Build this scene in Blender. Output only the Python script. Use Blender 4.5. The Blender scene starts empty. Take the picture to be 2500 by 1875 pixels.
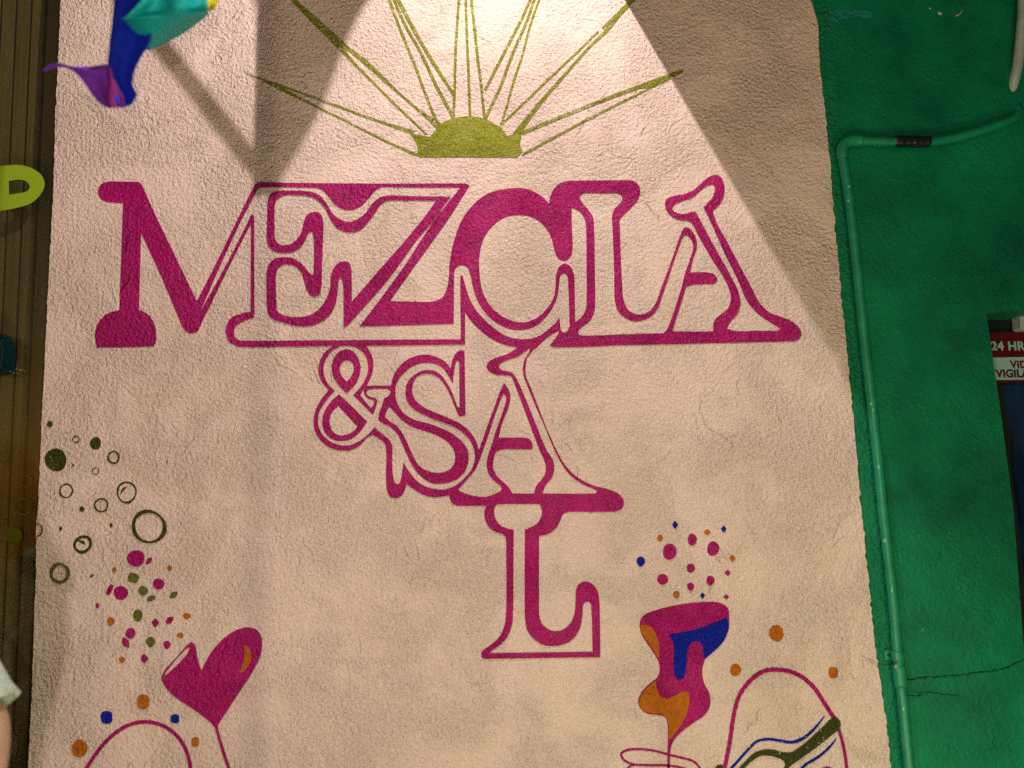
import bpy, bmesh, math, random
import numpy as np
from mathutils import Vector, Matrix
from mathutils.geometry import delaunay_2d_cdt

random.seed(7)
np.random.seed(7)
SC = bpy.context.scene
COL = SC.collection

# ------------------------------------------------------------------ camera
F_PX = 1800.0
PITCH, ROLL = math.radians(7.5), math.radians(-1.4)
CAM = Vector((0.0, -1.8, 1.6))
fwd = Vector((0, math.cos(PITCH), math.sin(PITCH)))
r0, u0 = Vector((1, 0, 0)), Vector((0, -math.sin(PITCH), math.cos(PITCH)))
right = math.cos(ROLL) * r0 + math.sin(ROLL) * u0
up = -math.sin(ROLL) * r0 + math.cos(ROLL) * u0
cam_data = bpy.data.cameras.new('camera')
cam_data.sensor_width = 36.0
cam_data.lens = 36.0 * F_PX / 2500.0
cam_data.clip_start = 0.05
cam_data.clip_end = 200.0
cam = bpy.data.objects.new('camera', cam_data)
m = Matrix((right, up, -fwd)).transposed().to_4x4()
m.translation = CAM
cam.matrix_world = m
COL.objects.link(cam)
SC.camera = cam
cam_data.dof.use_dof = True
cam_data.dof.focus_distance = 1.85
cam_data.dof.aperture_fstop = 0.95

# ------------------------------------------------------------------ night sky
W = bpy.data.worlds.new('World')
SC.world = W
W.use_nodes = True
nt = W.node_tree
sky = nt.nodes.new('ShaderNodeTexSky')
sky.sky_type = 'NISHITA'
sky.sun_disc = False
sky.sun_elevation = math.radians(1.0)
sky.sun_rotation = math.radians(200)
bg = nt.nodes['Background']
bg.inputs['Strength'].default_value = 0.05
nt.links.new(sky.outputs['Color'], bg.inputs['Color'])

SC.cycles.use_denoising = False
SC.view_settings.view_transform = 'Standard'
SC.view_settings.look = 'None'
SC.view_settings.gamma = 1.0
SC.view_settings.exposure = 0.0
SC.view_settings.use_curve_mapping = False


def unproj(px, py, y=0.0):
    """pixel of the 2500x1875 frame -> point on the plane y = const"""
    d = fwd * F_PX + right * (px - 1250.0) + up * (937.5 - py)
    t = (y - CAM.y) / d.y
    return CAM + d * t


LAMP_A = (1250, -470, -0.85)      # bracket lamp over the mural
pA = unproj(LAMP_A[0], LAMP_A[1], 0.0)
LAMPS = {
    'key': dict(loc=(pA.x, LAMP_A[2], pA.z), energy=90.0, col=(1.0, 0.85, 0.81), r=0.006),
    'warm': dict(loc=(0.33, -2.5, 1.5), energy=41.0, col=(1.0, 0.82, 0.52), r=0.004),
    'soft': dict(loc=(-0.5, -3.4, 3.1), energy=14.0, col=(1.0, 0.82, 0.44), r=0.30),
    'low': dict(loc=(1.05, -1.6, 0.35), energy=30.0, col=(0.92, 1.0, 0.46), r=0.05),
    'peach_fill': dict(loc=(-0.35, -2.1, 0.45), energy=58.0, col=(1.0, 0.83, 0.72), r=0.06),  # added low fill to brighten the lower wall
    'cool': dict(loc=(0.55, -4.2, 3.2), energy=12.0, col=(1.0, 0.78, 0.74), r=0.10),
}
for k, d in LAMPS.items():
    ld = bpy.data.lights.new('lamp_light', 'POINT')
    ld.energy = d['energy']
    ld.color = d['col']
    ld.shadow_soft_size = d['r']
    lo = bpy.data.objects.new('lamp_light', ld)
    lo.location = d['loc']
    COL.objects.link(lo)

# ------------------------------------------------------------------ materials


def nodes_of(name):
    mt = bpy.data.materials.new(name)
    mt.use_nodes = True
    return mt, mt.node_tree, mt.node_tree.nodes['Principled BSDF']


def stucco_group():
    g = bpy.data.node_groups.new('stucco_relief', 'ShaderNodeTree')
    g.interface.new_socket('Height', in_out='OUTPUT', socket_type='NodeSocketFloat')
    g.interface.new_socket('Patch', in_out='OUTPUT', socket_type='NodeSocketFloat')
    n, l = g.nodes, g.links
    out = n.new('NodeGroupOutput')
    geo = n.new('ShaderNodeNewGeometry')

    def noise(scale, detail=2, rough=0.5, dist=0.0, vec=None):
        t = n.new('ShaderNodeTexNoise')
        t.inputs['Scale'].default_value = scale
        t.inputs['Detail'].default_value = detail
        t.inputs['Roughness'].default_value = rough
        t.inputs['Distortion'].default_value = dist
        l.new(vec or geo.outputs['Position'], t.inputs['Vector'])
        return t.outputs['Fac']

    def rng(v, a, b, c, d, smooth=True):
        r = n.new('ShaderNodeMapRange')
        r.interpolation_type = 'SMOOTHSTEP' if smooth else 'LINEAR'
        for i, x in enumerate((a, b, c, d)):
            r.inputs[i + 1].default_value = x
        l.new(v, r.inputs[0])
        return r.outputs[0]

    def op(o, a, b):
        m_ = n.new('ShaderNodeMath')
        m_.operation = o
        for i, x in enumerate((a, b)):
            if isinstance(x, (int, float)):
                m_.inputs[i].default_value = x
            else:
                l.new(x, m_.inputs[i])
        return m_.outputs[0]

    stip = noise(118, 3, 0.6, 0.2)
    pads = rng(noise(110, 2, 0.5, 0.3), 0.40, 0.62, 0, 1)
    fine = noise(430, 2, 0.6)
    mp = n.new('ShaderNodeMapping')
    mp.inputs['Rotation'].default_value = (0, math.radians(28), 0)
    mp.inputs['Scale'].default_value = (1.0, 1.0, 2.6)
    l.new(geo.outputs['Position'], mp.inputs['Vector'])
    drag = rng(noise(30, 3, 0.6, 0.8, mp.outputs[0]), 0.3, 0.7, 0, 1)
    lumps = noise(9, 4, 0.5, 0.3)
    wav = noise(2.6, 2, 0.5)
    patch = rng(noise(4.2, 4, 0.6, 0.8), 0.36, 0.62, 0.55, 1.2)
    # sparse raised trowel edges
    rid = op('ABSOLUTE', op('SUBTRACT', noise(6.5, 3, 0.5, 0.9), 0.5), 0)
    rid = op('MULTIPLY', rng(rid, 0.0, 0.018, 1, 0), rng(noise(5.0, 2, 0.5, 0.2), 0.56, 0.62, 0, 1))
    grain = op('ADD', op('MULTIPLY', stip, 0.0125), op('MULTIPLY', fine, 0.0006))
    grain = op('ADD', grain, op('MULTIPLY', pads, 0.0010))
    h = op('MULTIPLY', grain, patch)
    h = op('ADD', h, op('MULTIPLY', drag, 0.0012))
    h = op('ADD', h, op('MULTIPLY', lumps, 0.0040))
    h = op('ADD', h, op('MULTIPLY', wav, 0.006))
    h = op('ADD', h, op('MULTIPLY', rid, 0.0030))
    l.new(h, out.inputs['Height'])
    l.new(patch, out.inputs['Patch'])
    return g


STUCCO = stucco_group()


def plaster(name, col, rough=0.6, spec=0.3, relief=1.0, vary=0.10, vary_scale=4.0, tint=None, thin=0.0):
    mt, t, b = nodes_of(name)
    n, l = t.nodes, t.links
    g = n.new('ShaderNodeGroup')
    g.node_tree = STUCCO
    bp = n.new('ShaderNodeBump')
    bp.inputs['Strength'].default_value = 1.0
    bp.inputs['Distance'].default_value = relief
    l.new(g.outputs['Height'], bp.inputs['Height'])
    l.new(bp.outputs['Normal'], b.inputs['Normal'])
    geo = n.new('ShaderNodeNewGeometry')
    ns = n.new('ShaderNodeTexNoise')
    ns.inputs['Scale'].default_value = vary_scale
    ns.inputs['Detail'].default_value = 6
    ns.inputs['Roughness'].default_value = 0.62
    l.new(geo.outputs['Position'], ns.inputs['Vector'])
    cr = n.new('ShaderNodeValToRGB')
    cr.color_ramp.elements[0].position = 0.32
    cr.color_ramp.elements[1].position = 0.68
    c2 = tint or col
    cr.color_ramp.elements[0].color = [max(0, c * (1 - vary)) for c in c2] + [1]
    cr.color_ramp.elements[1].color = [min(1, c * (1 + vary * 0.5)) for c in col] + [1]
    l.new(ns.outputs['Fac'], cr.inputs['Fac'])
    colour = cr.outputs['Color']
    if thin:
        # thin, skipped spots of the brushed coat where the cream wall shows
        n3 = n.new('ShaderNodeTexNoise')
        n3.inputs['Scale'].default_value = 230
        n3.inputs['Detail'].default_value = 3
        l.new(geo.outputs['Position'], n3.inputs['Vector'])
        n4 = n.new('ShaderNodeTexNoise')
        n4.inputs['Scale'].default_value = 14
        n4.inputs['Detail'].default_value = 3
        l.new(geo.outputs['Position'], n4.inputs['Vector'])
        ad = n.new('ShaderNodeMath')
        ad.operation = 'MULTIPLY_ADD'
        ad.inputs[1].default_value = 0.5
        l.new(n4.outputs['Fac'], ad.inputs[0])
        l.new(n3.outputs['Fac'], ad.inputs[2])
        mr = n.new('ShaderNodeMapRange')
        mr.inputs[1].default_value = 0.98 - thin
        mr.inputs[2].default_value = 1.06 - thin
        mr.inputs[4].default_value = 0.8
        l.new(ad.outputs[0], mr.inputs[0])
        mxc = n.new('ShaderNodeMix')
        mxc.data_type = 'RGBA'
        l.new(mr.outputs[0], mxc.inputs[0])
        l.new(colour, mxc.inputs[6])
        mxc.inputs[7].default_value = (0.74, 0.62, 0.50, 1)
        colour = mxc.outputs[2]
    l.new(colour, b.inputs['Base Color'])
    b.inputs['Roughness'].default_value = rough
    b.inputs['Specular IOR Level'].default_value = spec
    return mt


def simple(name, col, rough=0.5, spec=0.5, metal=0.0, vary=0.15, scale=18.0, bump=0.0004, bscale=90):
    mt, t, b = nodes_of(name)
    n, l = t.nodes, t.links
    geo = n.new('ShaderNodeNewGeometry')
    ns = n.new('ShaderNodeTexNoise')
    ns.inputs['Scale'].default_value = scale
    ns.inputs['Detail'].default_value = 5
    l.new(geo.outputs['Position'], ns.inputs['Vector'])
    cr = n.new('ShaderNodeValToRGB')
    cr.color_ramp.elements[0].position = 0.3
    cr.color_ramp.elements[1].position = 0.7
    cr.color_ramp.elements[0].color = [c * (1 - vary) for c in col] + [1]
    cr.color_ramp.elements[1].color = [min(1, c * (1 + vary)) for c in col] + [1]
    l.new(ns.outputs['Fac'], cr.inputs['Fac'])
    l.new(cr.outputs['Color'], b.inputs['Base Color'])
    b.inputs['Roughness'].default_value = rough
    b.inputs['Specular IOR Level'].default_value = spec
    b.inputs['Metallic'].default_value = metal
    if bump:
        n2 = n.new('ShaderNodeTexNoise')
        n2.inputs['Scale'].default_value = bscale
        n2.inputs['Detail'].default_value = 3
        l.new(geo.outputs['Position'], n2.inputs['Vector'])
        bp = n.new('ShaderNodeBump')
        bp.inputs['Distance'].default_value = bump
        l.new(n2.outputs['Fac'], bp.inputs['Height'])
        l.new(bp.outputs['Normal'], b.inputs['Normal'])
    return mt


M = {}
M['cream'] = plaster('cream_stucco', (0.83, 0.665, 0.60), 0.8, 0.15, 1.0, 0.07, 3.0, (0.80, 0.63, 0.55))
M['magenta'] = plaster('magenta_paint', (0.40, 0.001, 0.14), 0.36, 0.3, 0.85, 0.25, 14)
M['lime'] = plaster('olive_lime_paint', (0.25, 0.27, 0.008), 0.4, 0.4, 0.95, 0.2, 60, None, 0.02)
M['lime_thin'] = plaster('thin_lime_paint', (0.23, 0.25, 0.008), 0.4, 0.4, 0.95, 0.2, 60, None, 0.13)
M['darkgreen'] = plaster('dark_olive_paint', (0.045, 0.055, 0.004), 0.5, 0.25, 0.9, 0.2, 50, None, 0.03)
M['leafgreen'] = plaster('leaf_green_paint', (0.12, 0.14, 0.014), 0.5, 0.35, 0.9, 0.2, 50)
M['blue'] = plaster('blue_paint', (0.001, 0.010, 0.33), 0.5, 0.2, 0.9, 0.12, 40)
M['orange'] = plaster('orange_paint', (0.50, 0.14, 0.003), 0.5, 0.25, 0.9, 0.15, 40)
M['greenwall'] = plaster('green_wall_paint', (0.001, 0.20, 0.092), 0.5, 0.22, 0.24, 0.45, 3.0, (0.001, 0.165, 0.085))
M['greenrough'] = plaster('green_rough_paint', (0.002, 0.21, 0.095), 0.5, 0.25, 0.8, 0.25, 8.0)
M['greenpipe'] = simple('green_pipe_paint', (0.006, 0.24, 0.125), 0.4, 0.5, 0, 0.2, 30, 0.0006, 60)
M['pipechip'] = simple('pale_chipped_paint', (0.25, 0.50, 0.38), 0.5, 0.4, 0, 0.2, 60)
M['greypipe'] = simple('grey_pvc', (0.34, 0.42, 0.40), 0.45, 0.4, 0, 0.15, 30)
M['tape'] = simple('black_tape', (0.008, 0.012, 0.016), 0.35, 0.5, 0, 0.3, 60, 0.0015, 70)
M['hole'] = simple('dark_gap', (0.004, 0.02, 0.012), 0.9, 0.1, 0, 0.3, 30)
M['teal_dark'] = simple('dark_teal_plastic', (0.002, 0.020, 0.024), 0.25, 0.5, 0, 0.15, 10, 0)
M['frame'] = simple('dark_frame_metal', (0.012, 0.018, 0.022), 0.4, 0.5, 0.3, 0.2, 20)
M['red'] = simple('sign_red', (0.075, 0.001, 0.006), 0.4, 0.4, 0, 0.08, 12, 0)
M['white'] = simple('sign_white', (0.26, 0.46, 0.44), 0.35, 0.5, 0, 0.06, 12, 0)  # sign colours hold the shade and greenish light of the recess
M['skin'] = simple('skin', (0.52, 0.33, 0.22), 0.5, 0.35, 0, 0.08, 14, 0.0003, 200)
M['shirt'] = simple('mint_knit_shirt', (0.62, 0.80, 0.72), 0.85, 0.2, 0, 0.12, 60, 0.0015, 160)
M['shorts'] = simple('navy_cotton', (0.02, 0.025, 0.05), 0.85, 0.2, 0, 0.2, 40, 0.001, 160)
M['hair'] = simple('dark_hair', (0.02, 0.012, 0.008), 0.5, 0.4, 0, 0.3, 80, 0.002, 90)
M['shoe'] = simple('grey_canvas', (0.2, 0.2, 0.2), 0.8, 0.2)
M['lamp_metal'] = simple('black_lamp_metal', (0.02, 0.02, 0.02), 0.4, 0.5, 0.6)
M['paving'] = simple('concrete_paving', (0.22, 0.20, 0.18), 0.8, 0.3, 0, 0.2, 6, 0.002, 40)
M['board'] = simple('painted_board', (0.10, 0.06, 0.04), 0.7, 0.3, 0, 0.2, 8)
M['vinyl_lime'] = simple('lime_vinyl', (0.30, 0.45, 0.02), 0.4, 0.4, 0, 0.05, 5, 0)
M['vinyl_olive'] = simple('dull_olive_vinyl', (0.07, 0.075, 0.004), 0.4, 0.4, 0, 0.1, 5, 0)


def cloth(name, col, rough=0.75):
    mt, t, b = nodes_of(name)
    n, l = t.nodes, t.links
    geo = n.new('ShaderNodeNewGeometry')
    wv = n.new('ShaderNodeTexNoise')
    wv.inputs['Scale'].default_value = 14
    wv.inputs['Detail'].default_value = 3
    wv.inputs['Distortion'].default_value = 1.2
    l.new(geo.outputs['Position'], wv.inputs['Vector'])
    bp = n.new('ShaderNodeBump')
    bp.inputs['Distance'].default_value = 0.006
    l.new(wv.outputs['Fac'], bp.inputs['Height'])
    l.new(bp.outputs['Normal'], b.inputs['Normal'])
    b.inputs['Base Color'].default_value = (*col, 1)
    b.inputs['Roughness'].default_value = rough
    b.inputs['Specular IOR Level'].default_value = 0.2
    return mt


M['f_purple'] = cloth('purple_satin', (0.22, 0.04, 0.55))
M['f_blue'] = cloth('blue_satin', (0.004, 0.020, 0.50))
M['f_plum'] = cloth('plum_satin', (0.16, 0.01, 0.14))
M['f_teal'] = cloth('teal_satin', (0.006, 0.36, 0.34), 0.55)
M['f_yellow'] = cloth('yellow_satin', (0.60, 0.55, 0.02))
M['f_orange'] = cloth('orange_satin', (0.65, 0.18, 0.01))
M['f_red'] = cloth('red_satin', (0.55, 0.02, 0.02))


def wood_mat():
    mt, t, b = nodes_of('stained_wood_slat')
    n, l = t.nodes, t.links
    geo = n.new('ShaderNodeNewGeometry')
    oi = n.new('ShaderNodeObjectInfo')
    mp = n.new('ShaderNodeMapping')
    mp.inputs['Scale'].default_value = (60, 60, 2.2)
    l.new(geo.outputs['Position'], mp.inputs['Vector'])
    ns = n.new('ShaderNodeTexNoise')
    ns.inputs['Scale'].default_value = 1.0
    ns.inputs['Detail'].default_value = 6
    ns.inputs['Distortion'].default_value = 1.0
    l.new(mp.outputs[0], ns.inputs['Vector'])
    cr = n.new('ShaderNodeValToRGB')
    cr.color_ramp.elements[0].position = 0.3
    cr.color_ramp.elements[1].position = 0.72
    cr.color_ramp.elements[0].color = (0.13, 0.075, 0.024, 1)
    cr.color_ramp.elements[1].color = (0.20, 0.118, 0.040, 1)
    l.new(ns.outputs['Fac'], cr.inputs['Fac'])
    hv = n.new('ShaderNodeHueSaturation')
    ma = n.new('ShaderNodeMapRange')
    ma.inputs[3].default_value = 0.8
    ma.inputs[4].default_value = 1.2
    l.new(oi.outputs['Random'], ma.inputs[0])
    l.new(ma.outputs[0], hv.inputs['Value'])
    l.new(cr.outputs['Color'], hv.inputs['Color'])
    l.new(hv.outputs['Color'], b.inputs['Base Color'])
    b.inputs['Roughness'].default_value = 0.55
    return mt


M['wood'] = wood_mat()
M['wood_back'] = simple('black_backing', (0.004, 0.003, 0.002), 0.9, 0.1)


def glass_mat(name, tint=(0.86, 0.92, 0.88), refl=0.6, rough=0.01):
    mt, t, b = nodes_of(name)
    n, l = t.nodes, t.links
    tr = n.new('ShaderNodeBsdfTransparent')
    tr.inputs['Color'].default_value = (*tint, 1)
    gl = n.new('ShaderNodeBsdfGlossy')
    gl.inputs['Roughness'].default_value = rough
    lw_ = n.new('ShaderNodeLayerWeight')
    lw_.inputs['Blend'].default_value = 0.5
    pw = n.new('ShaderNodeMath')
    pw.operation = 'POWER'
    pw.inputs[1].default_value = 5.0
    l.new(lw_.outputs['Facing'], pw.inputs[0])
    fr = n.new('ShaderNodeMapRange')
    fr.inputs[3].default_value = 0.045
    fr.inputs[4].default_value = 0.9
    l.new(pw.outputs[0], fr.inputs[0])
    mx = n.new('ShaderNodeMixShader')
    l.new(fr.outputs[0], mx.inputs[0])
    l.new(tr.outputs[0], mx.inputs[1])
    l.new(gl.outputs[0], mx.inputs[2])
    l.new(mx.outputs[0], n['Material Output'].inputs['Surface'])
    return mt


M['glass'] = glass_mat('door_glass')
M['glass_dark'] = glass_mat('window_glass', (0.45, 0.6, 0.7))


def glow_mat():
    mt, t, b = nodes_of('blue_glow_curtain')
    n, l = t.nodes, t.links
    geo = n.new('ShaderNodeNewGeometry')
    mp = n.new('ShaderNodeMapping')
    mp.inputs['Scale'].default_value = (9, 1, 2.2)
    l.new(geo.outputs['Position'], mp.inputs['Vector'])
    ns = n.new('ShaderNodeTexNoise')
    ns.inputs['Scale'].default_value = 2.0
    ns.inputs['Detail'].default_value = 3
    l.new(mp.outputs[0], ns.inputs['Vector'])
    cr = n.new('ShaderNodeValToRGB')
    cr.color_ramp.elements[0].position = 0.42
    cr.color_ramp.elements[1].position = 0.68
    cr.color_ramp.elements[0].color = (0.0, 0.004, 0.010, 1)
    cr.color_ramp.elements[1].color = (0.002, 0.030, 0.055, 1)
    l.new(ns.outputs['Fac'], cr.inputs['Fac'])
    b.inputs['Base Color'].default_value = (0.006, 0.02, 0.03, 1)
    b.inputs['Roughness'].default_value = 0.6
    l.new(cr.outputs['Color'], b.inputs['Emission Color'])
    b.inputs['Emission Strength'].default_value = 0.8  # emission puts the dim blue interior light into the curtain itself
    return mt


M['glow'] = glow_mat()


def bulb_mat():
    mt, t, b = nodes_of('lit_bulb')
    b.inputs['Base Color'].default_value = (0.9, 0.85, 0.7, 1)
    b.inputs['Roughness'].default_value = 0.3
    return mt


M['bulb'] = bulb_mat()

# ------------------------------------------------------------------ helpers


def link(name, me, mat, parent=None):
    o = bpy.data.objects.new(name, me)
    COL.objects.link(o)
    if mat is not None:
        me.materials.append(mat)
    if parent is not None:
        o.parent = parent
    return o


def tag(o, label=None, cat=None, group=None, kind=None):
    if label:
        o['label'] = label
    if cat:
        o['category'] = cat
    if group:
        o['group'] = group
    if kind:
        o['kind'] = kind
    return o


def empty(name, loc=(0, 0, 0)):
    o = bpy.data.objects.new(name, None)
    o.location = loc
    o.empty_display_size = 0.1
    COL.objects.link(o)
    return o


def keep(o, p):
    """parent without moving"""
    o.parent = p
    o.matrix_parent_inverse = Matrix.Translation(p.location).inverted()
    return o


TILES = {
    'T1': (200, 400, 3.318), 'T2': (500, 400, 3.318), 'T3': (800, 400, 3.318), 'T4': (1050, 400, 3.318),
    'T5': (1500, 400, 3.318), 'U1': (740, 820, 3.318), 'U2': (1040, 820, 3.318), 'U3': (1100, 1170, 3.318),
    'U4': (1450, 1250, 3.318), 'U5': (1500, 1375, 3.16), 'U6': (50, 1000, 3.318), 'U7': (50, 1375, 3.16),
    'U8': (570, 0, 3.687), 'V1': (1100, 0, 3.687), 'V2': (0, 0, 3.16), 'V5': (1900, 0, 2.765),
    'V6': (1950, 600, 2.553), 'V7': (1950, 1225, 2.553), 'V4': (0, 1000, 1.897), 'S': (0, 0, 1.0),
}


def parse(s):
    """'T1 x,y x,y! T2 ...' -> list of (px, py, corner) in photo pixels"""
    ox = oy = 0.0
    k = 1.0
    out = []
    for tok in s.replace('|', ' ').split():
        if tok in TILES:
            ox, oy, k = TILES[tok]
            continue
        c = tok.endswith('!')
        x, y = tok.rstrip('!').split(',')
        out.append((ox + float(x) / k, oy + float(y) / k, c))
    return out


def smooth(pts, closed=True, step=5.0):
    """Catmull-Rom (centripetal tangents) through the points, corners kept sharp"""
    n = len(pts)
    P = [np.array(p[:2]) for p in pts]
    C = [p[2] for p in pts]
    out = []
    segs = n if closed else n - 1
    for i in range(segs):
        a, b = P[i], P[(i + 1) % n]
        d = np.linalg.norm(b - a)
        if d < 1e-6:
            continue
        pa = P[i - 1] if (closed or i > 0) else a
        pb = P[(i + 2) % n] if (closed or i + 2 < n) else b

        def tang(p0, p1, p2, first):
            d0, d1 = np.linalg.norm(p1 - p0), np.linalg.norm(p2 - p1)
            if d0 < 1e-6 or d1 < 1e-6:
                return (b - a) * 0.6
            t_ = ((p1 - p0) / d0 * d1 + (p2 - p1) / d1 * d0) / (d0 + d1)
            return t_ * min(d, 1.3 * (d0 if first else d1))
        ta = (b - a) * 0.6 if C[i] else tang(pa, a, b, True)
        tb = (b - a) * 0.6 if C[(i + 1) % n] else tang(a, b, pb, False)
        if C[i] and C[(i + 1) % n]:
            k = 1
        else:
            k = max(2, int(d / step) + 1)
        for j in range(k):
            t = j / k
            h00, h10 = 2 * t**3 - 3 * t**2 + 1, t**3 - 2 * t**2 + t
            h01, h11 = -2 * t**3 + 3 * t**2, t**3 - t**2
            out.append(h00 * a + h10 * ta + h01 * b + h11 * tb)
    if not closed:
        out.append(P[-1])
    return out


def inside(pt, loops):
    x, y = pt
    c = False
    for lp in loops:
        xs, ys = lp[:, 0], lp[:, 1]
        x2, y2 = np.roll(xs, -1), np.roll(ys, -1)
        m_ = (ys > y) != (y2 > y)
        if m_.any():
            xi = xs[m_] + (y - ys[m_]) * (x2[m_] - xs[m_]) / (y2[m_] - ys[m_])
            if (np.count_nonzero(xi > x) & 1):
                c = not c
    return c


def fill(loops):
    """even-odd fill of pixel loops -> verts2d, triangles"""
    vs, es = [], []
    for lp in loops:
        s = len(vs)
        vs += [Vector((float(p[0]), float(p[1]))) for p in lp]
        es += [(s + i, s + (i + 1) % len(lp)) for i in range(len(lp))]
    v, e, f, *_ = delaunay_2d_cdt(vs, es, [], 0, 1e-4)
    L = [np.array([[p[0], p[1]] for p in lp]) for lp in loops]
    tr = []
    for t in f:
        c = ((v[t[0]][0] + v[t[1]][0] + v[t[2]][0]) / 3, (v[t[0]][1] + v[t[1]][1] + v[t[2]][1]) / 3)
        if inside(c, L):
            tr.append(tuple(t))
    return v, tr


def flat_mesh(name, loops, y):
    v, tr = fill(loops)
    me = bpy.data.meshes.new(name)
    P = [unproj(p[0], p[1], y) for p in v]
    T = []
    for t in tr:
        n = (P[t[1]] - P[t[0]]).cross(P[t[2]] - P[t[0]])
        T.append(t if n.y < 0 else t[::-1])
    me.from_pydata([tuple(p) for p in P], [], T)
    me.validate()
    return me


LAYER = [0]


def paint(name, mat, loops, parent, label=None, base=0.0, wob=0.0):
    """one painted shape: a paint film on the wall's face"""
    LAYER[0] += 1
    y = base - 0.0008 - 0.00035 * (LAYER[0] % 5)
    L = []
    for lp in loops:
        q = smooth(parse(lp)) if isinstance(lp, str) else lp
        L.append(q)
    if wob:
        L = [[p + np.random.uniform(-wob, wob, 2) for p in lp] for lp in L]
    o = link(name, flat_mesh(name, L, y), mat, parent)
    if label:
        o['label'] = label
    return o


def ribbon(s, w0, w1=None, taper=None):
    """closed loop round a centre line; widths in tile pixels; optional list of widths"""
    k = TILES[s.split()[0]][2]
    raw = parse(s)
    c = smooth(raw, closed=False)
    n = len(c)
    if isinstance(w0, (list, tuple)):
        ws = np.interp(np.linspace(0, 1, n), np.linspace(0, 1, len(w0)), w0) / k / 2
    else:
        w1 = w0 if w1 is None else w1
        ws = np.linspace(w0, w1, n) / k / 2
    Lf, Rt = [], []
    for i in range(n):
        d = c[min(i + 1, n - 1)] - c[max(i - 1, 0)]
        d = d / (np.linalg.norm(d) + 1e-9)
        nn = np.array([-d[1], d[0]])
        ww = ws[i] * (1 + 0.06 * math.sin(i * 1.7) + random.uniform(-.05, .05))
        Lf.append(c[i] + nn * ww)
        Rt.append(c[i] - nn * ww)
    return Lf + Rt[::-1]


def blob(tile, cx, cy, rx, ry, kind='dot', rot=0.0, n=28):
    ox, oy, k = TILES[tile]
    pts = []
    ph = random.uniform(0, 6.28)
    ca, sa = math.cos(math.radians(rot)), math.sin(math.radians(rot))
    for i in range(n):
        a = 2 * math.pi * i / n
        c, s = math.cos(a), math.sin(a)
        if kind == 'dot':
            f = 1 + 0.03 * math.sin(2 * a + ph) + 0.025 * math.sin(3 * a + 2 * ph)
            x, y = c * f, s * f
        elif kind == 'diamond':
            p = 1.25
            f = (abs(c)**p + abs(s)**p)**(-1 / p)
            x, y = c * f, s * f
        elif kind == 'drop':       # pointed downwards
            x, y = c * (1 - 0.25 * max(0, s)**2), s
            if s > 0:
                x = c * (1 - 0.45 * s)
        elif kind == 'leaf':
            x, y = c * 1.0, s * abs(s)**0.0 * (1 - abs(c)**1.6) ** 0.7 * (1 if True else 0)
            y = math.copysign((1 - min(1, abs(c))**1.5)**0.75, s)
        elif kind == 'capsule':
            p = 3.2
            f = (abs(c)**p + abs(s)**p)**(-1 / p)
            x, y = c * f, s * f
        x, y = x * rx, y * ry
        x, y = x * ca - y * sa, x * sa + y * ca
        pts.append(np.array([ox + (cx + x) / k, oy + (cy + y) / k]))
    return pts


def box_mesh(name, x0, x1, y0, y1, z0, z1, bev=0.0):
    bm = bmesh.new()
    bmesh.ops.create_cube(bm, size=1)
    for v in bm.verts:
        v.co = Vector(((x0 + x1) / 2 + v.co.x * (x1 - x0), (y0 + y1) / 2 + v.co.y * (y1 - y0), (z0 + z1) / 2 + v.co.z * (z1 - z0)))
    if bev:
        bmesh.ops.bevel(bm, geom=bm.edges[:], offset=bev, segments=2, affect='EDGES', profile=0.6)
    me = bpy.data.meshes.new(name)
    bm.to_mesh(me)
    bm.free()
    return me


def tube_mesh(name, pts, rad, seg=14, caps=True):
    pts = [Vector(p) for p in pts]
    n = len(pts)
    if not isinstance(rad, (list, tuple)):
        rad = [rad] * n
    vs, fs = [], []
    t0 = (pts[1] - pts[0]).normalized()
    ref = Vector((0, 1, 0)) if abs(t0.y) < 0.9 else Vector((1, 0, 0))
    for i in range(n):
        t = (pts[min(i + 1, n - 1)] - pts[max(i - 1, 0)]).normalized()
        a = t.cross(ref).normalized()
        b = t.cross(a).normalized()
        for j in range(seg):
            an = 2 * math.pi * j / seg
            vs.append(pts[i] + (a * math.cos(an) + b * math.sin(an)) * rad[i])
    for i in range(n - 1):
        for j in range(seg):
            fs.append((i * seg + j, i * seg + (j + 1) % seg, (i + 1) * seg + (j + 1) % seg, (i + 1) * seg + j))
    if caps:
        fs.append(tuple(range(seg))[::-1])
        fs.append(tuple((n - 1) * seg + j for j in range(seg)))
    me = bpy.data.meshes.new(name)
    me.from_pydata([tuple(v) for v in vs], [], fs)
    for p in me.polygons:
        p.use_smooth = True
    return me


def px_path(s, y, step=6.0):
    """smooth pixel path -> points on plane y (y number or (y0, y1) along the path)"""
    c = smooth(parse(s), closed=False, step=step)
    n = len(c)
    if isinstance(y, (tuple, list)):
        ys = np.interp(np.linspace(0, 1, n), np.linspace(0, 1, len(y)), y)
    else:
        ys = [y] * n
    return [unproj(p[0], p[1], ys[i]) for i, p in enumerate(c)]


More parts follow.
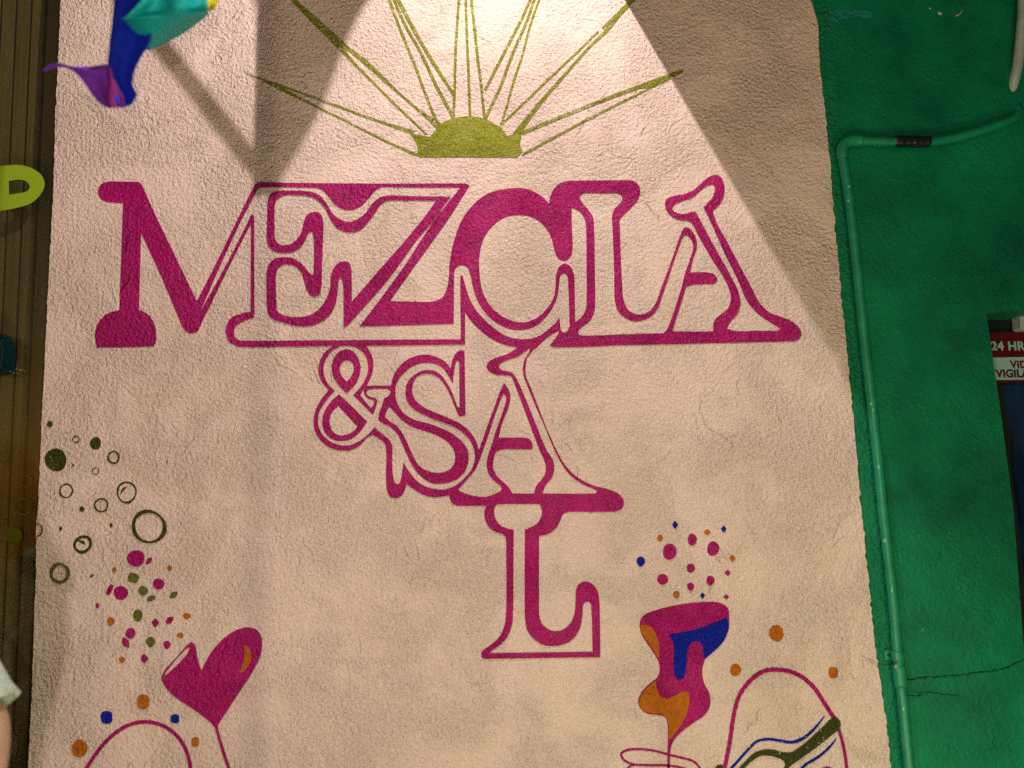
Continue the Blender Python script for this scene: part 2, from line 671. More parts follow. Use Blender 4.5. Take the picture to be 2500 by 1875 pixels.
def slab(name, loop_px, y_front, depth):
    """solid slab: front face traced in pixels at y_front, straight back to y_front + depth"""
    v, tr = fill([loop_px])
    P = [unproj(p[0], p[1], y_front) for p in v]
    n = len(P)
    T = []
    for t in tr:
        nn = (P[t[1]] - P[t[0]]).cross(P[t[2]] - P[t[0]])
        T.append(t if nn.y < 0 else t[::-1])
    cnt = {}
    for t in T:
        for a, b in ((t[0], t[1]), (t[1], t[2]), (t[2], t[0])):
            cnt[(a, b)] = 1
    F = list(T) + [tuple(i + n for i in t[::-1]) for t in T]
    for (a, b) in cnt:
        if (b, a) not in cnt:
            F.append((b, a, a + n, b + n))
    me = bpy.data.meshes.new(name)
    me.from_pydata([tuple(p) for p in P] + [(p.x, p.y + depth, p.z) for p in P], [], F)
    me.validate()
    return me


# ------------------------------------------------------------------ ground
g = link('pavement', box_mesh('pavement', -9, 9, -9, 1.2, -0.2, 0.0), M['paving'])
tag(g, kind='structure')

# ------------------------------------------------------------------ mural wall
RIGHT_EDGE = [(1940, -1400), (1955, -500), (1963, -120), (1972, -40), (1978, 0), (1987, 18), (1992, 33), (1996, 52), (1998, 72), (1999, 137), (2004, 180),
              (2008, 217), (2016, 282), (2025, 380), (2034, 488), (2043, 600), (2051, 690), (2058, 764), (2067, 851), (2079, 972),
              (2091, 1109), (2101, 1225), (2112, 1330), (2122, 1429), (2138, 1597), (2154, 1691), (2165, 1773), (2175, 1875), (2260, 2700)]
LEFT_EDGE = [(40, 2700), (68, 1875), (77, 1700), (84, 1500), (88, 1400), (89, 1290), (96, 1180), (100, 1080), (103, 1005), (110, 870),
             (117, 700), (124, 580), (131, 440), (134, 300), (142, 150), (148, 0), (157, -120), (170, -500), (210, -1400)]


def rough_edge(pts, amp, step=9):
    out = []
    for (a, b) in zip(pts[:-1], pts[1:]):
        d = math.hypot(b[0] - a[0], b[1] - a[1])
        k = max(1, int(d / step))
        if max(a[1], b[1]) < -60 or min(a[1], b[1]) > 1900:
            k = 1
        for j in range(k):
            t = j / k
            out.append(np.array([a[0] + (b[0] - a[0]) * t + random.gauss(0, amp), a[1] + (b[1] - a[1]) * t]))
    out.append(np.array(pts[-1], float))
    return out


redge = rough_edge(RIGHT_EDGE, 1.2)
ledge = rough_edge(LEFT_EDGE, 0.7)
wall_loop = redge + ledge
wall = link('mural_wall', slab('mural_wall', wall_loop, 0.0, 0.019), M['cream'])
tag(wall, 'cream stucco wall face carrying the magenta painted lettering', 'wall')

MURAL = wall
# --- letter M
paint('painted_letter', M['magenta'], [
    "T1 215,144 300,144! 465,146! 492,180! 600,425! 780,798! 930,1112! 1065,850 1245,480! 1372,222 1390,195! 1424,206! 1280,480! 1110,850 960,1195! "
    "1140,870 1340,480! 1364,425 1383,408 1397,430! 1397,500! 1371,486! 1290,640 1195,830! 960,1310 935,1358 890,1374 845,1358 815,1322! "
    "640,905! 480,563! 477,640! 470,900! 461,1180! 540,1225 592,1310 603,1400 598,1450 580,1480! 350,1486! 120,1489! 105,1400 117,1320 180,1232 240,1200 303,1185! "
    "318,760! 333,320! 250,313 195,306 147,275 130,225 150,170"], MURAL, 'magenta letter M with a solid left stem')
# --- Z with its top bar
paint('painted_letter', M['magenta'], [
    "T1 1380,215! 1398,172 1440,151 1500,150! T2 880,156! T3 0,157! 500,160! 1128,161 1150,175! 990,430 860,615 690,850 505,1112! 860,1114 "
    "925,1085 962,1020 983,900 985,815! 1025,860! 1021,1296! 640,1308! 255,1318! 400,1130 620,830! 870,450 1075,192! 700,192! 440,190 T2 1395,207 1340,262 "
    "1280,330 1200,372 1140,373 1060,335 1000,262 940,206 880,192! 450,193 418,212!"], MURAL, 'magenta letter Z under a long top bar')
# --- stem, foot and base bar of the E
paint('painted_letter', M['magenta'], [
    "T1 1396,470! 1397,1240! 1310,1275 1245,1320 1230,1365 1245,1412 1290,1434! T2 600,1433! T3 0,1430! 1078,1421! 1078,1140! 1113,1180! 1113,1464! "
    "560,1472! 0,1476! T1 1265,1479 1195,1442 1168,1375 1175,1300 1215,1245 1290,1214 1367,1198! 1370,480!"], MURAL, 'thin magenta outline of the E stem and base bar')
# --- inner outline of E and Z
paint('painted_letter', M['magenta'], [
    "T2 512,300 530,250 580,222 650,217 800,219 880,232 940,266 985,318 1020,378 1060,425 1110,456 1180,468 1240,448 1300,400 1355,325 1410,278 1470,258 1560,258! "
    "T3 700,262! 998,266! 925,360 850,470! 720,620! 480,950 350,1100! 152,1320! T2 1125,1324! 1122,1000 1112,940 1098,922 1085,950 1075,1050 1058,1140 1010,1228 930,1288 850,1312 740,1314 "
    "650,1290 560,1262 515,1220 504,1150 500,1000 501,870 520,810 570,767 640,756 720,768 782,808 835,868 868,902! 882,885! 883,600 866,548 842,558 815,620 760,690 690,718 620,720 560,705 515,665 502,605 506,450",
    "T2 568,330 585,290 640,258 720,252 800,256 870,270 930,310 975,362 1005,422 1040,482 1090,532 1150,553 1200,555 1260,535 1320,475 1380,395 1430,325 1480,300 1540,295! T3 880,297! 790,425! 600,655! "
    "400,880! 195,1118! 193,860 183,815 160,793 128,790 90,803 50,842 27,900 19,1000 T2 985,1090 940,1160 880,1212 800,1238 700,1238 625,1222 588,1192 580,1120 577,1000 576,910 588,855 630,820 690,815 740,835 780,877 805,950 "
    "830,1030 860,1068 892,1079 928,1058 944,1000 950,800 958,600 960,470 946,415 910,391 870,391 826,415 802,470 790,530 760,592 710,642 650,660 600,648 570,612 565,520"],
    MURAL, 'magenta letter E outlined in one curling stroke')
# --- C
paint('painted_letter', M['magenta'], [
    "T4 156,820! 175,700 205,590 260,450 350,330 470,240 600,205 710,195 820,215 900,260 965,322! 1010,300! 1146,345! 1150,520 1155,690 1140,750 1090,788 1040,770 1010,710 985,610 930,512 "
    "830,435 720,416 600,438 500,512 430,620 402,740 402,900 425,1030 485,1145 585,1235 700,1280 770,1282 860,1250 945,1175 1000,1085 1016,1000 1022,900 1045,835 1092,808 1142,838 1166,900 "
    "1172,1050 1176,1295! 1130,1310! 1120,1000 1110,910 1085,887 1058,905 1046,960 1035,1060 1000,1150 940,1240 860,1312 760,1346 660,1342 560,1302 460,1222 390,1120 350,1010 325,900 300,842 252,822 212,842 193,890!"],
    MURAL, 'heavy round magenta letter C')
paint('painted_letter', M['magenta'], [
    "T4 244,915! 254,905 266,912! 292,1010 320,1090 370,1180 470,1290 570,1368 670,1412 770,1420 870,1400 960,1340 1020,1285 1048,1238! 1058,1345! 1040,1352! 985,1385 900,1452 "
    "850,1500! 720,1489! 620,1470 520,1430 420,1360 330,1270 284,1205! 284,1240! 246,1240!"], MURAL, 'magenta under-stroke curving below the C')
# --- L and A
paint('painted_letter', M['magenta'], [
    "T4 963,330! 972,270 1000,205 1060,152 1120,136! 1600,133! T5 128,133 182,155 210,212 196,280 150,340 82,408 46,450 45,520 50,700! 62,950 75,1100 110,1180 190,1222 280,1196 336,1125 370,1030 440,850! "
    "550,540 572,514 600,518 634,550 664,610 668,680 640,765 612,880! 755,880 815,900 834,940 815,970 720,975 620,982 580,1000! 540,1130! 470,1357! 640,1359! 799,1357! 803,1290 815,1260 860,1222 918,1172 942,1100 934,1030 890,930 800,790! 690,600 "
    "625,480 590,460! 520,455 450,415 410,345 418,292 470,262 560,246 640,212 720,140 780,100 820,88 862,106 888,165 889,250 860,320 797,383! 830,480 920,640! 1040,870 1110,1000 1180,1130 1260,1205 1350,1240 1440,1277 1500,1332 1516,1382 1490,1424 1440,1438! "
    "700,1456! 0,1472! T4 1300,1481! 1000,1485 970,1470! 1020,1405 1040,1372! 1052,1335! 1080,1372! 1110,1358 1128,1320! 1176,1284! 1228,1240 1260,1180 1268,1100 1268,900 1262,500 1250,440 1215,390 1140,352!",
    "T4 1240,240 1380,240! 1520,241 1556,262 1552,300 1482,385 1474,430 1478,520! 1490,850 1497,1110 1520,1190 1585,1250 T5 150,1275 230,1268 310,1225 360,1155 385,1080 430,950 500,740 555,600 575,578 610,600 635,640 638,680 "
    "610,780 570,890 545,1000 510,1110 470,1230 425,1345 402,1371! 200,1378! T4 1260,1391 1210,1385 1198,1362 1220,1330 1290,1278 1330,1200 1338,1100 1335,900 1328,500 1320,430 1280,370 1230,310 1212,270",
    "T5 760,175 800,170 815,200 800,260 760,312 720,350! 760,430 820,560 900,740 1000,940 1080,1120 1180,1230 1290,1300 1345,1335! 1325,1351 1150,1352! 960,1353 910,1335! 940,1280 1000,1210 1022,1130 1010,1050 950,920 850,740 740,540 660,390! 640,386 560,405 500,395 468,365 490,330 560,300 640,270 700,215"],
    MURAL, 'magenta outlined letters L and A joined by one base')
# --- ampersand and S
paint('painted_ampersand', M['magenta'], [
    "U1 250,78! 180,130 137,200 124,280 140,350 180,410 208,440! 150,510 105,590 85,680 100,780 160,865 240,915 330,930 410,918 470,880 520,825 560,800! 620,835 665,880 674,950 672,1150 680,1250 705,1300 745,1316 795,1295 825,1245 838,1200! "
    "900,1245 960,1282 1040,1306 1120,1304 1200,1283 1265,1235! 1340,1150 1392,1085 1420,1010 1430,950 1424,922! 1405,860 1365,795 1300,730 1200,675 1080,625 980,580 910,520 885,460 890,390 920,335 980,308 1050,315 1110,350 1160,420 1200,500 1240,600 1265,652! 1316,645! "
    "1312,400! 1308,128! 1280,115 1240,140 1208,200 1195,268! 1205,340 1212,385! 1225,280 1238,215 1252,198 1264,215! 1266,400! 1268,578! 1250,575! 1215,480 1170,390 1110,310 1050,280 980,280 910,310 850,370 830,440 840,520 880,580 960,630 1100,690 1230,740 1310,800 1370,880 1390,960 1380,1050 "
    "1330,1130 1240,1210 1140,1245 1040,1235 960,1205 890,1140 840,1070 812,1020! 803,1100 790,1170 770,1203 745,1190 728,1130 722,1000 722,890 700,845 640,795 580,740! 530,795 460,850 380,885 300,886 220,855 150,790 122,710 130,620 170,550 225,480 258,447! 210,400 175,330 165,260 185,190 230,125 300,88!"],
    MURAL, 'magenta outline round the ampersand and S')
paint('painted_ampersand', M['magenta'], [
    "U1 350,108 290,130 245,190 233,270 250,340 290,400 350,465! 410,410 450,340 465,260 450,190 410,130",
    "U1 350,198 310,225 297,275 310,320 355,372! 395,320 412,265 400,220"], MURAL, 'upper loop of the magenta ampersand')
paint('painted_ampersand', M['magenta'], [
    "U1 290,472! 220,540 170,620 153,700 170,770 220,830 300,852 380,840 450,790 520,695! 400,575!",
    "U1 285,568! 235,620 215,690 230,760 290,805 350,800 405,775 440,735! 360,650!"], MURAL, 'lower loop of the magenta ampersand')
paint('painted_letter', M['magenta'], [
    "U1 370,78! 430,96 490,140 520,200 525,280 500,360 460,420 405,480! 565,640! 590,580 602,525! 585,505 545,495 515,470 515,448 540,434 690,432 708,446 690,488 655,505! 640,560 615,630 612,680 640,705 700,735 760,790 800,870 840,960 890,1060 "
    "960,1145 1050,1195 1130,1198 1230,1170 1310,1100 1340,1010 1335,930 1290,860 1220,800 1110,745 1000,705 900,680 820,630 765,550 748,460 760,380 810,310 890,245 980,220 1060,225 1130,260 1180,330 1212,388! 1205,300 1196,264! 1150,210 1080,170 1000,152 930,160 840,195 770,260 725,340 712,403! 515,403! 555,320 570,240 555,150 505,78!",
    "U1 700,572! 675,610 665,655 700,690 760,730 810,800 850,880 890,970 950,1060 1040,1105 1120,1108 1190,1080 1228,1020 1225,940 1180,870 1090,810 980,770 880,735 810,690 750,630!",
    "U1 462,480! 490,432! 495,470 530,510 572,520! 570,560 548,585!"], MURAL, 'magenta letter S tied to the ampersand arm')
# --- A of the second word
paint('painted_letter', M['magenta'], [
    "U2 632,382! 655,410 680,460 685,510 665,590 620,700 588,825! 760,825 830,830 862,870 864,908! 855,920! 600,923 565,945 548,1000 545,1070 570,1130 620,1180 660,1215 685,1250 700,1278! 875,1278! 890,1222 940,1160 970,1100 965,1030 930,950 880,820 820,660 760,500 710,370 690,330 640,320 560,312 "
    "510,285 490,245 515,205 560,180 640,155 700,125 738,92! 760,60! 930,40! 882,98! 850,140 820,180 808,250 810,320 850,420 920,600 1000,800 1060,930 1130,1050 1220,1140 1350,1210 1480,1245 1560,1280 1603,1340 1590,1395 1530,1425! 1300,1427! 1150,1428 1110,1445! 930,1400! 930,1362! "
    "560,1362! 500,1377! 250,1378! 205,1348 190,1290! 215,1235! 300,1165! 370,1090! 400,1000! 428,930! 500,720! 560,560 600,450",
    "U2 850,95! 800,130 740,170 640,205 590,240 600,270 650,285 700,300 730,340 760,400 820,540 900,740 980,930 1030,1010 1040,1080 1020,1150 970,1210 945,1278! 1330,1278 1375,1275 1385,1252! 1250,1190 1160,1120 1090,1020 1030,900 960,730 880,550 820,400 790,320 785,260 800,190 830,140",
    "U2 628,470! 600,530 540,700 480,880 432,1010 392,1095 335,1155 255,1242! 300,1270 380,1295 475,1308! 560,1280 610,1250 605,1215! 560,1180 510,1120 492,1060 500,980 530,890 560,790 620,620 645,540 648,490"],
    MURAL, 'magenta outlined letter A over the long foot')
# --- L of the second word
paint('painted_letter', M['magenta'], [
    "U3 300,170! 290,215! 275,260 275,310 300,370 350,420 420,445 445,465! 450,500 450,1080 440,1170 400,1270 330,1340 260,1390 247,1420 260,1450 285,1456! 700,1450! 1213,1443! 1213,1300! 1205,980 1195,920 1160,860 1100,829 1040,850 1018,890 1012,1000 1005,1080 975,1160 920,1215 860,1233 790,1215 740,1170 717,1100! "
    "717,460! 790,445 850,400 890,330 915,270! 915,170!",
    "U3 355,240 370,210 400,202! 690,200 730,212 740,240 735,300 700,360 650,390 602,408! 603,1130 620,1220 680,1300 760,1345 850,1352 940,1330 1010,1275 1050,1200 1070,1080 1075,1020 1090,995 1115,993 1138,1010! 1146,1150! 1150,1398! 700,1405! 320,1410! 330,1395 400,1345 470,1260 500,1170 507,1050 510,700! 512,410! 460,400 400,370 360,310"],
    MURAL, 'tall magenta letter L at the bottom of the lettering')

# --- sun
SUN = paint('painted_sun', M['lime'], [
    "U8 1690,1412! 1655,1375! 1660,1330 1640,1270 1590,1200! 1770,1232! 1830,1160 1900,1095 2000,1060 2100,1045 V1 170,1043 260,1058 350,1090 420,1130 450,1142! 515,1226! 620,1190! 640,1225 625,1270 630,1320 650,1360! 600,1412!"],
    MURAL, 'lime green half sun above the lettering')
for lp in (
    ["U8 85,648! 400,752! 900,930 1300,1075 1640,1180! 1600,1207! 1290,1098 900,955 450,790! 760,955 1060,1105 1340,1245 1700,1402! 1690,1416! 1640,1405 1340,1268 1060,1125 700,950 400,805! 250,725!"],
    ["U8 380,-140! 560,-5! 820,220 1050,430! 1200,540 1500,830 1700,1000 1870,1110! 1830,1165! 1760,1090 1600,950 1350,730 1180,580 1050,470! 1005,448! 1050,510 1250,720 1450,920 1755,1212! 1722,1207! 1430,930 1230,730 1000,500 900,400! 700,200!"],
    [ribbon("U8 1390,-40 1500,260 1630,580 1730,850 1810,1050 1850,1130", 24)],
    [ribbon("U8 1430,-40 1560,250 1690,480 1830,780 1960,1020 1985,1070", 22, 30)],
    [ribbon("U8 1465,-40 1600,220 1760,500 1880,690 1985,850", 30, 26)],
    [ribbon("U8 2032,-40 2015,200 1998,500 1990,830 1980,1062", 26)],
    [ribbon("U8 2090,-40 2100,300 2115,650 2130,1050", 24)],
    [ribbon("V1 183,-40 215,250 245,530 280,800 300,1010 312,1085", 26)],
    [ribbon("V1 735,-40 620,210 480,480 310,810", 25)],
    [ribbon("V1 765,-40 690,180 560,480 440,800 340,1010 310,1075", 25)],
    [ribbon("V1 812,-40 720,220 640,520 570,730 500,980 455,1120", 22)],
    [ribbon("V1 1332,283 1150,460 950,650 700,890 500,1080 450,1125", 20)],
    ["V1 1640,-30! 1720,-60! 1520,160 1405,300! 1270,420 1000,725 810,950 640,1190! 560,1200! 780,930 985,700 1250,405 1388,270! 1358,248! 1470,140!"],
    ["V1 2090,628 2100,640 2090,655! 1990,705 1775,808! 1600,900 1300,1050 1000,1210 800,1318 650,1402! 640,1385! 800,1296 1000,1188 1300,1030 1600,880 1765,805! 1765,788 1700,795! 1500,868 1200,985 900,1105 650,1210! 620,1190! 900,1075 1200,955 1500,835 1750,745! 1920,680"],
):
    paint('ray', M['lime_thin'], lp, SUN)

# --- bubbles and dots on the left
B = lambda mat, *a, **k: paint(k.pop('name', 'painted_dot'), M[mat], [blob(*a, **k)], MURAL)
for a in (('U6', 238, 118, 24, 25), ('U6', 608, 273, 45, 52), ('U6', 285, 408, 90, 91), ('U6', 498, 806, 21, 23)):
    B('darkgreen', *a, name='painted_bubble')
for a in (('U6', 427, 452, 12, 11, 'diamond'), ('U6', 325, 967, 13, 18, 'drop'), ('U6', 733, 938, 13, 20, 'drop')):
    B('darkgreen', *a)
B('leafgreen', 'U6', 577, 1348, 13, 22, 'leaf', 60)


def ring(mat, tile, cx, cy, rx, ry, w, rot=0, parent=None, name='painted_bubble'):
    return paint(name, M[mat], [blob(tile, cx, cy, rx, ry, 'dot', rot, 40), blob(tile, cx, cy, rx - w, ry - w, 'dot', rot, 40)], parent or MURAL)


ring('darkgreen', 'U6', 450, 240, 31, 29, 8)
ring('darkgreen', 'U6', 754, 388, 50, 54, 13)
ring('darkgreen', 'U6', 607, 500, 29, 30, 7)
ring('darkgreen', 'U6', 370, 658, 58, 60, 13)
o = ring('darkgreen', 'U6', 860, 670, 84, 87, 14)
paint('glint', M['darkgreen'], ["U6 868,620! 830,635 812,665 815,692! 830,660 845,645"], o)
ring('darkgreen', 'U6', 653, 775, 58, 60, 13)
ring('darkgreen', 'U6', 1040, 950, 142, 137, 26, 20)
o = ring('darkgreen', 'U6', 503, 1092, 82, 70, 24, -35)
paint('glint', M['darkgreen'], ["U6 460,1060! 490,1058 515,1070 524,1095! 495,1085"], o)
ring('leafgreen', 'U6', 317, 1325, 81, 88, 27)
paint('painted_bubble', M['darkgreen'], [ribbon("U6 133,925 165,940 178,972 165,1008 130,1028", 10)], MURAL)
B('magenta', 'U6', 935, 1206, 70, 68)
B('magenta', 'U6', 1040, 1225, 36, 20, 'leaf', -50)
B('magenta', 'U6', 813, 1486, 58, 58)
B('magenta', 'U6', 722, 1460, 20, 46, 'capsule', 28)
B('magenta', 'U6', 1118, 1414, 46, 45)
B('magenta', 'U6', 622, 1592, 17, 22, 'drop')
B('orange', 'U6', 758, 1299, 19, 27, 'diamond')
B('orange', 'U6', 1207, 1284, 23, 25, 'diamond')
B('leafgreen', 'U6', 914, 1364, 45, 38, 'capsule', 20)
B('leafgreen', 'U6', 993, 1468, 37, 40)
B('leafgreen', 'U6', 1058, 1530, 40, 24, 'leaf', -25)
B('leafgreen', 'U6', 1240, 1503, 40, 26, 'leaf', -40)
B('leafgreen', 'U7', 905, 405, 38, 46)
B('leafgreen', 'U7', 1003, 610, 37, 41, 'drop')
B('magenta', 'U7', 848, 542, 39, 42)
B('magenta', 'U7', 812, 615, 46, 26, 'leaf', 60)
B('magenta', 'U7', 1040, 460, 30, 35, 'diamond')
B('magenta', 'U7', 1150, 440, 38, 24, 'leaf', -40)
B('magenta', 'U7', 1130, 632, 30, 34, 'drop')
B('magenta', 'U7', 957, 737, 34, 28, 'drop', -90)
B('orange', 'U7', 695, 453, 30, 34, 'drop')
B('orange', 'U7', 1282, 410, 32, 25, 'drop')
B('orange', 'U7', 1233, 558, 26, 21, 'drop')
B('orange', 'U7', 783, 749, 24, 23, 'drop')
B('orange', 'U7', 947, 1070, 47, 55, 'capsule')
B('orange', 'U7', 455, 1432, 62, 66)
B('orange', 'U7', 1349, 1380, 30, 37, 'capsule')
B('blue', 'U7', 665, 1190, 45, 49, 'capsule')
B('blue', 'U7', 1191, 1201, 34, 34, 'capsule')
# heart shaped glass pouring its drops
HEART = paint('painted_heart', M['magenta'], [
    "U7 1290,628 1325,612 1348,630 1354,660! 1375,770 1396,825! 1470,690 1580,570 1680,512 1760,497 1830,522 1862,590 1855,700 1800,820 1700,980 1600,1130 1522,1250! 1528,1290 1560,1400 1640,1640! 1614,1640! 1540,1420 1500,1275! 1480,1245 1350,1140 1200,1040 1120,960 1088,880 1110,830 1200,730",
    "U7 1285,655 1302,652 1292,690 1210,785 1120,866! 1108,857! 1190,755"], MURAL, 'magenta heart shaped glass tipping out drops')
paint('highlight', M['orange'], ["U7 1722,628! 1760,650 1780,700 1770,770 1720,840! 1690,838! 1720,760 1730,690"], HEART, 'orange highlight on the heart')
paint('painted_arch', M['magenta'], [ribbon("U7 455,1700 510,1582 570,1488 660,1375 775,1280 875,1236 970,1226 1075,1245 1172,1300 1247,1385 1290,1480 1311,1580 1322,1700", 30)], MURAL, 'magenta arch outline at the lower left')

# --- glass on the right
GOB = paint('painted_goblet', M['magenta'], [
    "U5 200,440 230,400 330,360 500,320 650,302 780,300 850,320 878,350 886,420 880,520 840,600 760,690 700,740! 682,800 679,870 700,940 735,1010 736,1110 700,1170 600,1240 510,1310 452,1380 432,1450 430,1640! 404,1640! 410,1450 412,1350 408,1230 395,1190 340,1172 250,1160 200,1120 183,1070 200,1010 260,940 330,880 348,830 340,760 280,660 215,560 195,490"],
    MURAL, 'magenta wavy goblet with blue and orange fills')
paint('fill', M['blue'], ["U5 420,550! 640,505 870,415! 882,500 850,590 770,680 692,738! 685,680 670,620 640,602 600,612 572,650 560,720 550,830 530,890 500,900 475,885 455,810 458,720 455,620"], GOB, 'blue dripping liquid')
paint('fill', M['orange'], ["U5 203,482 240,475 290,500 325,560 345,640 345,738! 300,668 230,568 203,510"], GOB, 'orange patch on the bowl')
paint('fill', M['orange'], ["U5 320,907! 330,980 360,1030 400,1045 460,1025 520,995 570,995 578,1040 565,1140 520,1240 470,1310 428,1362 418,1355! 417,1240 405,1195 370,1165 300,1158 230,1143 197,1105 192,1060 217,1000 270,942"], GOB, 'orange patch on the stem')
paint('painted_saucer', M['magenta'], [ribbon("U5 668,1590 620,1535 430,1480 290,1445 180,1435 90,1445 52,1470 65,1510 130,1548 240,1558 404,1560", 19)], MURAL)
paint('painted_saucer', M['magenta'], [ribbon("U5 70,1640 105,1580 140,1558 240,1560 420,1562 560,1592 640,1640", 17)], MURAL)
for a in (('U4', 657, 104, 24, 30, 'diamond'), ('U4', 1052, 138, 22, 28, 'diamond'), ('U4', 380, 403, 36, 41, 'drop'), ('U4', 880, 677, 20, 24, 'diamond')):
    B('blue', *a)
for a in (('U4', 536, 213, 25, 28, 'drop'), ('U4', 918, 165, 28, 25, 'diamond'), ('U4', 1123, 376, 24, 27, 'diamond'), ('U4', 669, 670, 28, 28, 'dot'),
          ('U4', 1478, 982, 61, 66, 'dot'), ('U4', 1147, 1280, 46, 50, 'dot'), ('U5', 1690, 845, 36, 43, 'capsule')):
    B('orange', *a)
for a in (('U4', 614, 322, 57, 64), ('U4', 797, 226, 38, 46), ('U4', 966, 297, 50, 58), ('U4', 785, 455, 35, 36), ('U4', 557, 545, 43, 45), ('U4', 944, 556, 34, 38),
          ('U4', 784, 608, 30, 34, 'drop'), ('U4', 1083, 493, 25, 25, 'diamond'), ('U4', 1072, 688, 23, 21, 'diamond')):
    B('magenta', *a)
paint('painted_arch', M['magenta'], [ribbon("U5 825,1680 868,1500 895,1350 920,1180 960,1030 1010,950 1090,870 1170,828 1250,822 1350,835 1450,880 1540,960 1620,1080 1700,1200", 33),
                                     ], MURAL, 'magenta arch outline at the lower right')
paint('painted_arch', M['magenta'], [ribbon("U5 1730,1280 1765,1400 1795,1590 1808,1680", 26)], MURAL)
paint('painted_band', M['darkgreen'], ["U5 1705,1185 1745,1225 1746,1258 1710,1300 1600,1390 1480,1480 1380,1550 1270,1650! 1230,1650! 1318,1560 1308,1530 1250,1500 1180,1486 1120,1492 1060,1530 940,1650! 890,1650! 1000,1540 1080,1465 1150,1440 1230,1440 1300,1460 1360,1460 1430,1420 1560,1310 1680,1195"],
      MURAL, 'dark olive band crossing the right arch')
paint('painted_wave', M['blue'], [ribbon("U5 840,1650 950,1530 1040,1430 1100,1375 1190,1358 1280,1370 1370,1382 1450,1355 1530,1290 1590,1220 1622,1178", [20, 22, 22, 22, 24, 26, 22, 8])], MURAL, 'blue wavy line above the olive band')
paint('painted_wave', M['blue'], [ribbon("U5 1380,1650 1480,1552 1570,1497 1650,1430 1690,1382 1712,1352", [22, 22, 22, 22, 20, 8])], MURAL, 'blue line below the olive band')
paint('painted_band', M['darkgreen'], ["U5 745,1650! 780,1572 805,1555 835,1556! 850,1650!"], MURAL)
paint('painted_dot', M['magenta'], ["U5 1585,1640! 1605,1582 1640,1570 1680,1582 1700,1640!"], MURAL)

# --- raised hairline cracks and trowel ridges in the stucco
for s, r in (("U7 1050,315 1150,320 1230,360 1330,400 1450,440 1560,455 1700,485", .0011), ("U7 1895,440 1880,500 1868,560 1900,570 1990,610 2100,630 2212,660", .0013),
             ("S 750,1583 765,1588 800,1605 850,1612 900,1620", .0009), ("U7 1090,660 1050,720 1030,830 1010,920 990,1010", .0010),
             ("U5 700,1585 780,1530 850,1460 900,1420 1000,1412 1100,1420 1200,1420 1280,1395 1330,1332 1420,1325 1500,1345", .0012),
             ("U5 1755,1305 1850,1315 1900,1335 1960,1340", .0010), ("S 1000,1422 1012,1412 1035,1408 1060,1414 1064,1422", .0016),
             ("S 1064,1425 1062,1445 1048,1470 1040,1490", .0009), ("S 1012,1538 1025,1538 1036,1530", .0012), ("S 1005,1470 1004,1480 1007,1490", .0009),
             ("U3 540,880 520,960 505,1040! 545,1060 540,1180 480,1280 400,1330", .0011), ("T1 1205,310 1215,340 1240,358 1262,335 1250,318", .0012),
             ("T3 1130,240 1240,252 1330,258", .0009), ("S 1440,415 1500,425 1560,420", .0009), ("U3 0,1500 120,1450 220,1420", .0012),
             ("S 2043,1520 2060,1512 2075,1500", .0012), ("S 640,780 700,772 740,790", .0008), ("U5 1450,610 1520,590 1580,565", .0012)):
    pts = []
    for p in smooth(parse(s), closed=False, step=5):
        pts.append(unproj(p[0] + random.gauss(0, .5), p[1] + random.gauss(0, .7), 0.0002))
    link('stucco_ridge', tube_mesh('stucco_ridge', pts, [r * random.uniform(.5, 1.2) for _ in pts], 6), M['cream'], MURAL)

# ------------------------------------------------------------------ green wall, pipe, window
GY = 0.012
win = [(2408, 760), (2470, 757), (2760, 752), (2960, 2700), (2585, 2700), (2530, 1875), (2500, 1590), (2475, 1250), (2440, 985), (2424, 868), (2415, 800)]
gl_loop = [np.array(p, float) for p in [(1880, -1400), (3600, -1400), (3600, 2700), (2960, 2700)]]
gl_loop += [np.array(p, float) for p in [(2960, 2700), (2760, 752), (2470, 757), (2440, 762), (2408, 766), (2412, 790), (2419, 840), (2432, 930), (2444, 1010), (2475, 1250), (2500, 1590), (2530, 1875), (2585, 2700), (2080, 2700)][1:]]
gw = link('green_wall', slab('green_wall', gl_loop, GY, 0.16), M['greenwall'])
tag(gw, 'dark green painted wall with a pipe and a barred corner window', 'wall')
gw['label'] = 'dark green painted wall to the right of the mural'

# rough strip beside the mural edge
strip = [p + np.array([-6.0, 0.0]) for p in redge if -100 < p[1] < 1950]
back = [np.array([p[0] + 34 + 12 * max(0, (p[1] - 900) / 1000.0) + random.gauss(0, 1.0), p[1]]) for p in redge if -100 < p[1] < 1950][::-1]
link('plaster_strip', slab('plaster_strip', strip + back, 0.0065, 0.005), M['greenrough'], gw)
# cracks in the green plaster
for s, r in (("S 2214,1661 2235,1657 2260,1653 2290,1652 2320,1649 2350,1648 2380,1642 2420,1638 2440,1634 2465,1626 2485,1616 2510,1606", .0016),
             ("S 2218,1697 2235,1698 2250,1695", .0013), ("S 2230,1685 2245,1690 2270,1690 2300,1695 2340,1698", .0010), ("S 2154,1651 2170,1648", .0013)):
    pts = [unproj(p[0] + random.gauss(0, .8), p[1] + random.gauss(0, 1.2), GY - 0.0002) for p in smooth(parse(s), closed=False, step=4)]
    link('crack', tube_mesh('crack', pts, [r * random.uniform(.25, 1.2) for _ in pts], 6), M['hole'], gw)
